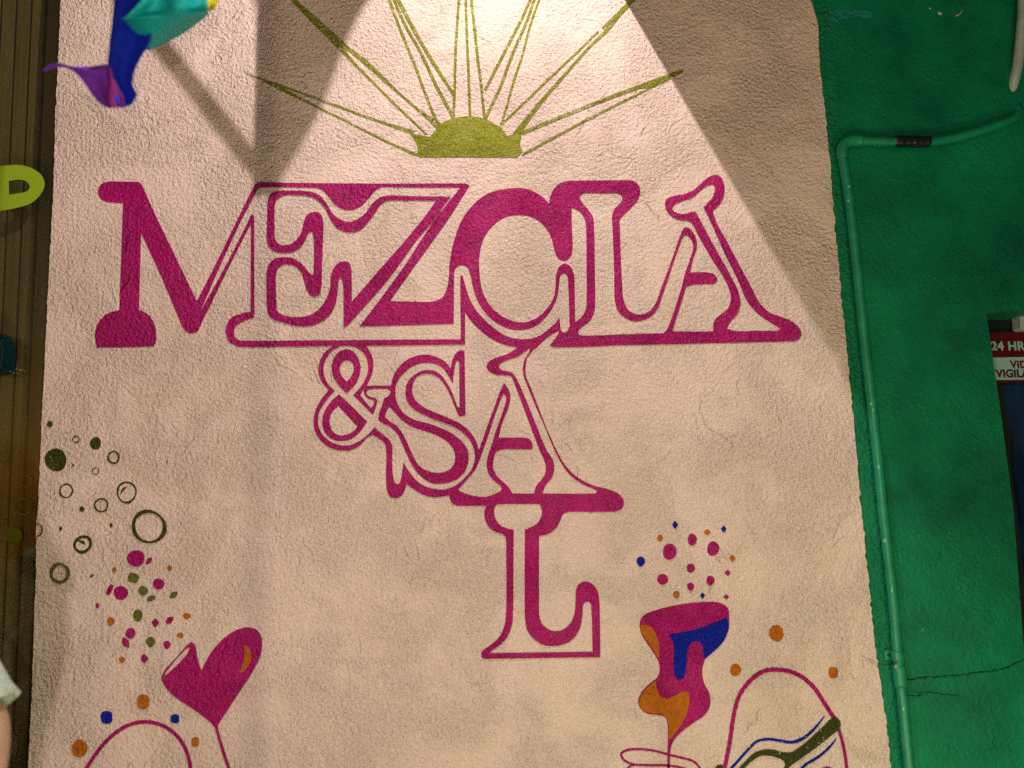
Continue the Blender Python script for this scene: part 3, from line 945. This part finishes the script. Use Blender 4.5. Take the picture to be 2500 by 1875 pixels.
# smears, chips and scratches on the green paint
M['smear'] = plaster('pale_green_smear', (0.010, 0.26, 0.19), 0.5, 0.25, 0.6, 0.3, 25)
for nm, mt, lp in (("paint_smear", 'smear', "S 2003,36 2030,26 2060,21 2085,24 2110,26 2129,30 2127,42 2110,44 2092,40 2070,46 2040,54 2008,60"),
                   ("paint_chip", 'cream', "S 2289,30 2294,29 2300,34 2297,37 2291,35"), ("paint_chip", 'cream', "S 2268,20 2272,19 2273,22 2269,23"),
                   ("scratch", 'cream', "S 2330,40 2340,35 2349,25 2350,22 2346,32 2338,39"), ("scratch", 'smear', "S 2375,1076 2377,1076 2383,1100 2382,1102 2379,1096"),
                   ("scratch", 'smear', "S 2079,737 2081,737 2083,750 2087,754 2085,755 2081,750"), ("paint_chip", 'smear', "S 2247,1535 2252,1532 2256,1538 2252,1543")):
    lp_ = smooth(parse(lp), step=3)
    link(nm, flat_mesh(nm, [[q + np.random.uniform(-.6, .6, 2) for q in lp_]], GY - .0012), M[mt], gw)

PY = -0.008
pipe = empty('conduit_pipe', unproj(2219, 1875, PY))
tag(pipe, 'green painted conduit pipe running down beside the mural edge', 'pipe')
R = 0.0118
path = px_path("S 2215,346 2160,346 2100,344 2070,345 2056,356 2054,372 2062,420 2070,470 2083,579 2110,835 2128,992 2145,1148 2152,1225 2179,1460 2189,1577 2199,1675 2219,1875 2290,2560", PY, 10)
keep(link('tube', tube_mesh('tube', path, R, 18), M['greenpipe']), pipe)
keep(link('elbow', tube_mesh('elbow', px_path("S 2103,344 2080,343 2062,350 2055,366 2058,386", PY, 5), [R + .0028] * len(px_path("S 2103,344 2080,343 2062,350 2055,366 2058,386", PY, 5)), 18), M['greenpipe']), pipe)
cp = px_path("S 2192.5,1623 2199,1676", PY, 12)
keep(link('coupling', tube_mesh('coupling', cp, R + .0030, 20), M['greenpipe']), pipe)
cl = px_path("S 2188.5,1588 2191.5,1612", PY, 6)
keep(link('clamp', tube_mesh('clamp', cl, R + .0022, 20), M['greenpipe']), pipe)
a, b = unproj(2161, 1600, 0), unproj(2186, 1600, 0)
ear = keep(link('clamp_ear', box_mesh('clamp_ear', a.x, b.x, 0.0012, 0.0052, a.z - .011, a.z + .012, .0015), M['greenpipe']), pipe)
keep(link('screw', tube_mesh('screw', [(a.x + .009, 0.0025, a.z), (a.x + .009, -0.0015, a.z)], .0035, 10), M['frame']), pipe)
for (x, y) in ((2126, 985), (2130, 1000), (2144, 1140), (2164, 1320), (2180, 1440), (2191, 1628), (2205, 1730), (2071, 455), (2073, 490)):
    p = unproj(x + random.uniform(-4, 4), y, PY - R * .93)
    bm = bmesh.new()
    bmesh.ops.create_icosphere(bm, subdivisions=2, radius=0.0035)
    for v in bm.verts:
        v.co = Vector((v.co.x * random.uniform(.6, 1.1), v.co.y * .3, v.co.z * random.uniform(.8, 1.8))) + p
    me = bpy.data.meshes.new('paint_chip')
    bm.to_mesh(me)
    bm.free()
    keep(link('paint_chip', me, M['pipechip']), pipe)
hose_path = px_path("S 2195,346 2268,346 2310,341 2360,329 2400,316 2440,303 2470,291 2482,280 2484,262", (-0.008, -0.008, -0.008, -0.008, -0.006, 0.02), 8)
hose = empty('hose', hose_path[0])
tag(hose, 'green painted flexible hose joining the pipe elbow at its taped end', 'hose')
keep(link('tube', tube_mesh('tube', hose_path, R * .98, 16), M['greenpipe']), hose)
tp = px_path("S 2184,345 2200,345 2225,346 2250,346 2268,346", PY, 5)
keep(link('tape', tube_mesh('tape', tp, [R + .0022 + random.uniform(0, .0014) for _ in tp], 16), M['tape']), hose)
gp = px_path("S 2444,282 2452,256 2470,215 2482,170 2490,110 2496,40 2499,-60 2502,-400", (0.05, 0.004, -0.012, -0.016, -0.016, -0.016, -0.016), 8)
pv = link('grey_pipe', tube_mesh('grey_pipe', gp, 0.0125, 18), M['greypipe'])
tag(pv, 'bare grey plastic pipe entering the green wall at upper right', 'pipe')

# window
WY = 0.125
wd = empty('window', unproj(2600, 1900, WY))
tag(wd, 'dark recessed window in the green wall at the right edge', 'window')


def px_panel(name, pts, y, depth, mat, parent):
    return keep(link(name, slab(name, [np.array(p, float) for p in pts], y, depth), mat), parent)


px_panel('frame', [(2380, 720), (2800, 720), (2800, 790), (2380, 790)], WY, 0.03, M['frame'], wd)
px_panel('frame', [(2424, 925), (2447, 925), (2520, 1600), (2640, 2700), (2560, 2700), (2490, 1600)], WY + .002, 0.03, M['frame'], wd)
px_panel('frame', [(2380, 790), (2490, 790), (2490, 812), (2380, 812)], WY + .003, 0.03, M['frame'], wd)
px_panel('pane', [(2380, 760), (2900, 760), (3000, 2700), (2540, 2700)], WY + .015, 0.004, M['glass_dark'], wd)
# added folded curtain sheet behind the pane; its glow stands in for room light
cx0, cz0 = unproj(2380, 760, WY + .09), unproj(3000, 2700, WY + .09)
vs, fs = [], []
N = 60
for i in range(N + 1):
    x = cx0.x - .05 + (cz0.x + .3 - cx0.x) * i / N
    yy = WY + .11 + .02 * math.sin(i * 1.3) + .01 * math.sin(i * .47)
    vs += [(x, yy, cx0.z + .1), (x, yy, 0.3)]
for i in range(N):
    fs.append((2 * i, 2 * i + 1, 2 * i + 3, 2 * i + 2))
me = bpy.data.meshes.new('curtain')
me.from_pydata(vs, [], fs)
for p in me.polygons:
    p.use_smooth = True
cu = link('curtain', me, M['glow'])
tag(cu, 'curtain sheet with its own blue glow behind the dark window pane', 'curtain')
# grey unit above the sign
un = link('metal_box', slab('metal_box', [np.array(p, float) for p in [(2489, 768), (2491, 800), (2496, 806), (2600, 806), (2600, 768)]], WY - .035, .03), M['greypipe'])
tag(un, 'small grey metal box in the top of the dark window', 'box')

# sign
SY = WY - 0.012
sg = empty('window_sign', unproj(2500, 930, SY))
tag(sg, 'red and white 24 hour surveillance sign in the window', 'sign')
px_panel('red_panel', [(2400, 812), (2760, 806), (2760, 868), (2400, 872.5)], SY, .004, M['red'], sg)
px_panel('white_panel', [(2400, 873), (2760, 868.5), (2760, 925), (2400, 928)], SY - .0003, .004, M['white'], sg)
px_panel('red_edge', [(2400, 928.5), (2760, 925.5), (2760, 932), (2400, 935)], SY, .004, M['red'], sg)


def lettering(body, px, py, h_px, mat, y, bold=0.0, spacing=1.0, name='lettering'):
    cu_ = bpy.data.curves.new('lettering', 'FONT')
    cu_.body = body
    cu_.size = 1.0
    cu_.offset = bold
    cu_.space_character = spacing
    cu_.extrude = 0.004
    ob = bpy.data.objects.new('tmp', cu_)
    COL.objects.link(ob)
    bpy.context.view_layer.update()
    me_ = bpy.data.meshes.new_from_object(ob.evaluated_get(bpy.context.evaluated_depsgraph_get()))
    bpy.data.objects.remove(ob)
    p0, p1 = unproj(px, py, y), unproj(px, py - h_px, y)
    s = (p1 - p0).length / 0.70
    ex = (unproj(px + 10, py, y) - p0).normalized()
    for v in me_.vertices:
        c = v.co
        v.co = p0 + ex * (c.x * s) + Vector((0, 0, 1)) * (c.y * s) + Vector((0, -1, 0)) * (c.z * s)
    me_.materials.clear()
    return keep(link(name, me_, mat), sg)


lettering('24 HRS', 2420.5, 854.5, 20.5, M['white'], SY - .0012, 0.035, 1.06)
lettering('VIDEO', 2468, 898, 17, M['red'], SY - .0015, 0.035, 1.05)
lettering('VIGILANCIA', 2433, 920.5, 18, M['red'], SY - .0015, 0.035, 1.03)

# ------------------------------------------------------------------ slatted wall and glass door at the left
SLY = 0.07
sw = empty('slatted_wall', unproj(60, 1875, SLY))
tag(sw, 'brown vertical wood slat wall behind the glass door', 'wall')


def line_x(x_at_0, py):      # the slats lean like the photograph's verticals
    return x_at_0 - 0.0455 * py


tops, k = [], 0
edges = [2.5 + 36.8 * i for i in range(-16, 6)]
for x0 in edges:
    gq = 3.2
    q = [unproj(line_x(x0 + gq, -1300), -1300, SLY), unproj(line_x(x0 + 36.8 - gq, -1300), -1300, SLY),
         unproj(line_x(x0 + 36.8 - gq, 2600), 2600, SLY), unproj(line_x(x0 + gq, 2600), 2600, SLY)]
    bm = bmesh.new()
    f_ = [bm.verts.new(p) for p in q]
    b_ = [bm.verts.new(p + Vector((0, .014, 0))) for p in q]
    bm.faces.new(f_)
    bm.faces.new(b_[::-1])
    for i in range(4):
        bm.faces.new((f_[i], b_[i], b_[(i + 1) % 4], f_[(i + 1) % 4]))
    bmesh.ops.recalc_face_normals(bm, faces=bm.faces[:])
    bmesh.ops.bevel(bm, geom=[e for e in bm.edges if all(v in f_ for v in e.verts)], offset=.0015, segments=2, affect='EDGES')
    me = bpy.data.meshes.new('slat')
    bm.to_mesh(me)
    bm.free()
    keep(link('slat', me, M['wood']), sw)
a = unproj(-700, 900, SLY)
keep(link('backing', box_mesh('backing', a.x, -0.95, SLY + .012, SLY + .05, 0, 4.2), M['wood_back']), sw)

GYD = 0.022
gd = empty('glass_door', (-1.5, GYD, 0))
tag(gd, 'clear glass door with lime vinyl letter beside the mural', 'door')
keep(link('pane', box_mesh('pane', -2.3, -1.02, GYD, GYD + .008, 0.02, 3.6), M['glass']), gd)


def vinyl(name, mat, loops, label=None):
    L = [smooth(parse(lp)) if isinstance(lp, str) else lp for lp in loops]
    o_ = keep(link(name, flat_mesh(name, L, GYD - .0006), M[mat]), gd)
    if label:
        o_['label'] = label
    return o_


vinyl('vinyl_letter', 'vinyl_lime', ["V2 -160,1330 -60,1290 50,1276 150,1273 250,1300 325,1360 345,1420 320,1490 250,1560 100,1610 -60,1632 -160,1640", "V2 68,1397! 150,1385 210,1405 232,1440 210,1475 150,1490 70,1502!"], 'lime vinyl letter')
vinyl('vinyl_bubble', 'vinyl_olive', [blob('V4', 107, 448, 46, 42), blob('V4', 107, 448, 36, 32)])
vinyl('vinyl_bubble', 'vinyl_olive', [blob('V4', 62, 580, 40, 38)])
vinyl('vinyl_bubble', 'vinyl_olive', [blob('V4', 17, 220, 25, 28), blob('V4', 17, 220, 19, 22)])
vinyl('vinyl_bubble', 'vinyl_olive', [blob('V4', 122, 333, 27, 29), blob('V4', 122, 333, 21, 23)])
vinyl('vinyl_bubble', 'vinyl_olive', [blob('V4', 130, 55, 10, 28), blob('V4', 130, 55, 6, 23)])
vinyl('vinyl_bubble', 'vinyl_olive', [blob('V4', 165, 558, 30, 31), blob('V4', 165, 558, 24, 25)])

# dark teal handle on the glass
p = unproj(-3, 866, GYD)
bm = bmesh.new()
NS, NR = 40, 7
prof = [(1.0, 0.0), (1.0, 0.030), (0.97, 0.042), (0.90, 0.050), (0.75, 0.056), (0.4, 0.060), (0.0, 0.061)]
rx, rz = 0.043, 0.0535
rings_ = []
for (f, dpt) in prof:
    row = []
    for i in range(NS):
        an = 2 * math.pi * i / NS
        c, s = math.cos(an), math.sin(an)
        e = 2.1 if s > 0 else 5.0
        q = (abs(c)**e + abs(s)**e)**(-1 / e)
        row.append(bm.verts.new((p.x + rx * f * c * q, GYD - .0005 - dpt, p.z + rz * f * s * q)))
    rings_.append(row)
for a_, b_ in zip(rings_[:-1], rings_[1:]):
    for i in range(NS):
        bm.faces.new((a_[i], a_[(i + 1) % NS], b_[(i + 1) % NS], b_[i]))
bmesh.ops.remove_doubles(bm, verts=bm.verts[:], dist=1e-6)
bmesh.ops.recalc_face_normals(bm, faces=bm.faces[:])
for f in bm.faces:
    f.smooth = True
me = bpy.data.meshes.new('handle')
bm.to_mesh(me)
bm.free()
fx = keep(link('handle', me, M['teal_dark']), gd)
fx['label'] = 'dark teal rounded door handle'

# ------------------------------------------------------------------ rainbow flag (upper left)


def cloth_patch(name, grid, mat, parent, sub=3, thick=0.0012):
    """grid: rows of (px, py, y) control points -> smooth draped patch with real thickness"""
    vs, fs = [], []
    r, c = len(grid), len(grid[0])
    for row in grid:
        for (px, py, y) in row:
            vs.append(tuple(unproj(px, py, y)))
    for i in range(r - 1):
        for j in range(c - 1):
            fs.append((i * c + j, i * c + j + 1, (i + 1) * c + j + 1, (i + 1) * c + j))
    me_ = bpy.data.meshes.new(name)
    me_.from_pydata(vs, [], fs)
    for p_ in me_.polygons:
        p_.use_smooth = True
    o_ = keep(link(name, me_, mat), parent)
    sm = o_.modifiers.new('smooth', 'SUBSURF')
    sm.levels = sm.render_levels = sub
    so = o_.modifiers.new('thickness', 'SOLIDIFY')
    so.thickness = thick
    return o_


FY = -0.50
flag = empty('rainbow_flag', unproj(330, -900, FY))
tag(flag, 'rainbow flag of blue, teal and purple satin hanging at the upper left', 'flag')


def drape(name, left, right, y0_, y1_, mat, amp=.012, waves=2.0, ph=0.0, n=44, w=16):
    """cloth between two traced edges, rippled in depth"""
    def res(sx):
        c = np.array(smooth(parse(sx), closed=False, step=6))
        dd = np.concatenate([[0], np.cumsum(np.linalg.norm(np.diff(c, axis=0), axis=1))])
        t = np.linspace(0, dd[-1], n)
        return np.stack([np.interp(t, dd, c[:, 0]), np.interp(t, dd, c[:, 1])], 1)
    A_, B_ = res(left), res(right)
    vs, fs = [], []
    for i in range(n):
        for j in range(w):
            u = j / (w - 1)
            p_ = A_[i] * (1 - u) + B_[i] * u
            y = y0_ + (y1_ - y0_) * u + amp * math.sin(waves * 6.28 * u + ph + i * .09) + .3 * amp * math.sin(i * .4 + u * 3)
            vs.append(tuple(unproj(p_[0], p_[1], y)))
    for i in range(n - 1):
        for j in range(w - 1):
            fs.append((i * w + j, i * w + j + 1, (i + 1) * w + j + 1, (i + 1) * w + j))
    me_ = bpy.data.meshes.new(name)
    me_.from_pydata(vs, [], fs)
    for p_ in me_.polygons:
        p_.use_smooth = True
    o_ = keep(link(name, me_, mat), flag)
    so_ = o_.modifiers.new('thickness', 'SOLIDIFY')
    so_.thickness = .0012
    return o_


drape('stripe', "S 262,-900 276,-300 280,0 274,60 267,120 263,165 266,215 284,250 302,263", "S 372,-900 372,-300 368,0 372,60 366,105 344,140 328,175 322,205 336,230 322,255", FY, FY + .01, M['f_blue'], .007, 1.0, .6)
drape('stripe', "S 366,-900 360,-300 346,0 322,26 298,47", "S 512,-900 514,-300 506,-6 507,12 509,29", FY - .03, FY - .03, M['f_teal'], .014, 1.6, 1.0)
drape('stripe', "S 297,46 370,41 440,35 509,28", "S 303,58 318,88 336,110 356,123 400,107 450,80 509,36", FY - .04, FY + .05, M['f_teal'], .004, 1.0)
drape('stripe', "S 508,-900 510,-300 503,-5 506,26", "S 580,-900 570,-300 541,-8 519,27", FY, FY + .01, M['f_yellow'], .006, 1.0)
drape('stripe', "S 104,172 138,155 178,164 225,162 263,159 265,200 264,240 268,262", "S 106,175 142,164 178,172 204,200 226,233 243,252 258,262 270,264", FY + .012, FY + .03, M['f_purple'], .005, 1.2)
drape('stripe', "S 264,162 262,200 259,235 260,250 270,263", "S 268,160 276,185 290,215 303,245 307,263", FY - .012, FY - .006, M['f_plum'], .003, 1.0)
# cord it hangs from, above the view
cp0, cp1 = unproj(200, -905, FY - .005), unproj(900, -960, FY - .005)
cord = link('cord', tube_mesh('cord', [cp0 + Vector((-1.5, 0, .3)), cp0, (cp0 + cp1) / 2, cp1, cp1 + Vector((1.8, 0, .3))], .004, 8), M['lamp_metal'])
tag(cord, 'thin dark cord carrying the rainbow flags above the mural', 'cord')

# unseen cloth added above the view to throw the soft three-cornered shadow


def between(px, py, f):
    """point on the ray from the wall pixel towards the key lamp"""
    w = unproj(px, py, 0)
    L = Vector(LAMPS['key']['loc'])
    return w + (L - w) * f


fl2 = empty('shadow_cloth', (0, 0, 0))
tag(fl2, 'red cloth added out of view to shade the wall', 'shadow_cloth')
corn = [(672, 462, .70), (600, -260, .66), (985, -130, .70)]
P3 = [between(*c) for c in corn]
vs, fs = [], []
NN = 10
for i in range(NN + 1):
    u = i / NN
    for j in range(NN + 1):
        w_ = j / NN
        q = P3[0] * (1 - u) + (P3[1] * (1 - w_) + P3[2] * w_) * u
        q = q + Vector((.008 * math.sin(u * 7), .015 * math.sin(w_ * 8 + u * 5), 0)) * u
        vs.append(tuple(q))
for i in range(NN):
    for j in range(NN):
        fs.append((i * (NN + 1) + j, i * (NN + 1) + j + 1, (i + 1) * (NN + 1) + j + 1, (i + 1) * (NN + 1) + j))
me = bpy.data.meshes.new('cloth')
me.from_pydata(vs, [], fs)
o_ = link('cloth', me, M['f_red'], fl2)
so = o_.modifiers.new('thickness', 'SOLIDIFY')
so.thickness = .001
# unseen poles, upright and slanting, added to cast strip shadows on the wall
q0 = between(650, 448, .47)
pl = link('shadow_pole', tube_mesh('shadow_pole', [q0, q0 + Vector((0, 0, 1.3))], .0145, 14), M['lamp_metal'])
tag(pl, 'dark vertical pole added out of view to cast a shadow band', 'pole')
q1, q2 = between(672, 470, .52), between(330, 30, .56)
pl = link('slant_shadow_pole', tube_mesh('slant_shadow_pole', [q1, q2, q2 + (q2 - q1) * 1.2], .0068, 12), M['lamp_metal'])
tag(pl, 'slanting dark pole added out of view to cast a shadow strip', 'pole')

# ------------------------------------------------------------------ lamp bracket, street lamp; board and cable added to shape shadows (out of view)
lk = LAMPS['key']['loc']
lamp = empty('wall_lamp', (lk[0], 0, lk[2]))
tag(lamp, 'black bracket lamp lighting the mural from above', 'lamp')
keep(link('arm', tube_mesh('arm', [(lk[0], 0.0, lk[2] + .30), (lk[0], -.3, lk[2] + .36), (lk[0], -.7, lk[2] + .32), (lk[0], lk[1], lk[2] + .14)], .012, 10), M['lamp_metal']), lamp)
keep(link('shade', tube_mesh('shade', [(lk[0], lk[1], lk[2] + .14), (lk[0], lk[1], lk[2] + .10), (lk[0], lk[1], lk[2] + .035)], [.03, .05, .13], 24, caps=False), M['lamp_metal']), lamp)

dirx, diry = (2067 - 1526) / 905.0, 1.0
bx, by = 1526 - dirx * 70, -70
pb = unproj(bx, by, 0)
ptop = unproj(bx, by - 900, 0)
bd = link('shadow_board', box_mesh('shadow_board', pb.x, pb.x + .02, -0.80, -0.004, pb.z, pb.z + .75), M['board'])  # added occluder; its lower edge casts the diagonal shadow
tag(bd, 'plain dark board added out of view to block the key lamp', 'board')

# unseen cable added behind the camera to cast a faint vertical band
lw = Vector(LAMPS['warm']['loc'])
wt = unproj(650, 200, 0)
pp = lw + (wt - lw) * 0.16
post = link('shadow_cable', tube_mesh('shadow_cable', [(pp.x, pp.y, 0.9), (pp.x, pp.y, 3.4)], .0044, 12), M['lamp_metal'])
tag(post, 'thin black cable added behind the viewer to cast a vertical shadow', 'cable')
lw = Vector(LAMPS['soft']['loc'])
lp2 = empty('street_lamp', (lw.x, lw.y, 0))
tag(lp2, 'warm street lamp across the pavement', 'lamp')
keep(link('pole', tube_mesh('pole', [(lw.x - .25, lw.y - .5, 0), (lw.x - .25, lw.y - .5, lw.z + .50), (lw.x, lw.y, lw.z + .46)], .03, 12), M['lamp_metal']), lp2)
keep(link('lamp_shade', tube_mesh('lamp_shade', [(lw.x, lw.y, lw.z + .48), (lw.x, lw.y, lw.z + .34)], [.05, .36], 24, caps=False), M['lamp_metal']), lp2)

# ------------------------------------------------------------------ person at the lower left
PYD = -0.40
hem = unproj(-18, 1742, PYD)            # middle of the sleeve hem
per = empty('person', (hem.x - 0.30, PYD, 0))
tag(per, 'person in a pale mint short sleeved shirt at the lower left edge', 'person')
bx_ = hem.x - 0.30


def skin_body(name, verts, edges, radii, mat, levels=2):
    me_ = bpy.data.meshes.new(name)
    me_.from_pydata([tuple(v) for v in verts], edges, [])
    o_ = link(name, me_, mat)
    sk = o_.modifiers.new('skin', 'SKIN')
    sv = me_.skin_vertices[0].data
    for i, r in enumerate(radii):
        sv[i].radius = r if isinstance(r, tuple) else (r, r)
        sv[i].use_root = (i == 0)
    sk.use_smooth_shade = True
    ss = o_.modifiers.new('sub', 'SUBSURF')
    ss.levels = ss.render_levels = levels
    return o_


hz = hem.z
V, E, RR = [], [], []


def joint(pt, r, prev=None):
    V.append(Vector(pt))
    RR.append(r)
    if prev is not None:
        E.append((prev, len(V) - 1))
    return len(V) - 1


y0 = PYD
pel = joint((bx_, y0, .92), (.125, .095))
w1 = joint((bx_, y0, 1.08), (.115, .085), pel)
w2 = joint((bx_, y0, 1.25), (.13, .095), w1)
w3 = joint((bx_, y0, 1.37), (.11, .08), w2)
nk = joint((bx_, y0 - .005, 1.44), (.05, .05), w3)
h1 = joint((bx_, y0 - .01, 1.50), (.055, .06), nk)
h2 = joint((bx_, y0 - .015, 1.57), (.072, .088), h1)
h3 = joint((bx_, y0 - .005, 1.645), (.062, .078), h2)
for sgn in (1, -1):
    sh = joint((bx_ + sgn * .175, y0, 1.375), .058, w3)
    up_ = joint((bx_ + sgn * .222, y0, 1.25), .046, sh)
    el = joint((bx_ + sgn * .288, y0 + .01, hz - .02), .040, up_)
    fa = joint((bx_ + sgn * .298, y0 - .02, hz - .13), .041, el)
    wr = joint((bx_ + sgn * .290, y0 - .05, hz - .29), .026, fa)
    pa = joint((bx_ + sgn * .285, y0 - .06, hz - .36), (.018, .036), wr)
    for q in range(4):
        k1 = joint((bx_ + sgn * .28, y0 - .092 + q * .021, hz - .42 - (.008 if q in (1, 2) else 0)), .009, pa)
        joint((bx_ + sgn * .272, y0 - .094 + q * .021, hz - .47 - (.012 if q in (1, 2) else 0)), .0075, k1)
    th = joint((bx_ + sgn * .278, y0 - .105, hz - .375), .010, pa)
    joint((bx_ + sgn * .27, y0 - .118, hz - .42), .0085, th)
    hp = joint((bx_ + sgn * .09, y0, .86), .088, pel)
    kn = joint((bx_ + sgn * .10, y0 - .01, .48), .058, hp)
    ca = joint((bx_ + sgn * .10, y0 + .01, .34), .055, kn)
    an = joint((bx_ + sgn * .10, y0 + .01, .085), .036, ca)
    joint((bx_ + sgn * .105, y0 - .12, .035), .034, an)
body = keep(skin_body('body', V, E, RR, M['skin']), per)
# face: nose and ears, eyes, mouth on the side that looks along the pavement
for nm, loc, sc_, mt in (('nose', (0, -.098, 1.555), (.012, .018, .022), 'skin'), ('ear', (.074, .0, 1.565), (.010, .02, .032), 'skin'), ('ear', (-.074, .0, 1.565), (.010, .02, .032), 'skin'),
                         ('eye', (.028, -.089, 1.585), (.011, .006, .007), 'white'), ('eye', (-.028, -.089, 1.585), (.011, .006, .007), 'white'), ('mouth', (0, -.088, 1.515), (.022, .007, .006), 'red')):
    bm = bmesh.new()
    bmesh.ops.create_uvsphere(bm, u_segments=14, v_segments=8, radius=1)
    for v in bm.verts:
        v.co = Vector((bx_ + loc[0] + v.co.x * sc_[0], y0 + loc[1] + v.co.y * sc_[1], loc[2] + v.co.z * sc_[2]))
    me = bpy.data.meshes.new(nm)
    bm.to_mesh(me)
    bm.free()
    keep(link(nm, me, M[mt]), per)
bm = bmesh.new()
bmesh.ops.create_uvsphere(bm, u_segments=24, v_segments=16, radius=1)
for v in list(bm.verts):
    if v.co.y < -.35 and v.co.z < .25:
        v.co *= .80
    v.co = Vector((bx_ + v.co.x * .082, y0 + .012 + v.co.y * .098, 1.605 + v.co.z * .09))
me = bpy.data.meshes.new('hair')
bm.to_mesh(me)
bm.free()
for p_ in me.polygons:
    p_.use_smooth = True
keep(link('hair', me, M['hair']), per)
# shirt: trunk and loose short sleeves with a flared hem
V, E, RR = [], [], []
a0 = joint((bx_, y0, 1.10), (.150, .115))
joint((bx_, y0, .90), (.160, .120), a0)
a1 = joint((bx_, y0, 1.26), (.150, .112), a0)
a2 = joint((bx_, y0, 1.385), (.125, .088), a1)
for sgn in (1, -1):
    joint((bx_ + sgn * .165, y0, 1.385), .072, a2)
shirt = keep(skin_body('shirt', V, E, RR, M['shirt']), per)


def loft(name, rings, mat, parent, thick=.002):
    vs, fs = [], []
    n = 28
    for (c, ax, r1, r2, wv) in rings:
        c, ax = Vector(c), Vector(ax).normalized()
        a = ax.cross(Vector((0, 1, 0))).normalized()
        b = ax.cross(a).normalized()
        for j in range(n):
            an = 2 * math.pi * j / n
            f = 1 + wv * math.sin(5 * an)
            vs.append(tuple(c + a * math.cos(an) * r1 * f + b * math.sin(an) * r2 * f))
    for i in range(len(rings) - 1):
        for j in range(n):
            fs.append((i * n + j, i * n + (j + 1) % n, (i + 1) * n + (j + 1) % n, (i + 1) * n + j))
    me_ = bpy.data.meshes.new(name)
    me_.from_pydata(vs, [], fs)
    for p_ in me_.polygons:
        p_.use_smooth = True
    o_ = keep(link(name, me_, mat), parent)
    so_ = o_.modifiers.new('thickness', 'SOLIDIFY')
    so_.thickness = thick
    return o_


hx = hem.x
for sgn in (1, -1):
    ex = bx_ + sgn * (hx - bx_)
    loft('sleeve', [((bx_ + sgn * .155, y0, 1.40), (sgn * .6, 0, -1), .068, .07, 0), ((bx_ + sgn * .19, y0, 1.325), (sgn * .6, 0, -1), .062, .072, .01), ((bx_ + sgn * .228, y0, hz + .085), (sgn * .7, 0, -1), .054, .066, .02),
                    ((bx_ + sgn * .270, y0, hz + .020), (sgn * .8, 0, -1), .050, .070, .03), ((bx_ + sgn * .286, y0, hz + .000), (sgn * .85, 0, -1), .052, .074, .03)], M['shirt'], per)
for sgn in (1, -1):
    loft('shorts_leg', [((bx_ + sgn * .06, y0, .96), (0, 0, -1), .115, .125, 0), ((bx_ + sgn * .09, y0, .80), (0, 0, -1), .105, .115, .02), ((bx_ + sgn * .10, y0, .56), (0, 0, -1), .09, .095, .03)], M['shorts'], per)
    keep(link('shoe', box_mesh('shoe', bx_ + sgn * .105 - .048, bx_ + sgn * .105 + .048, y0 - .18, y0 + .07, .001, .085, .03), M['shoe']), per)
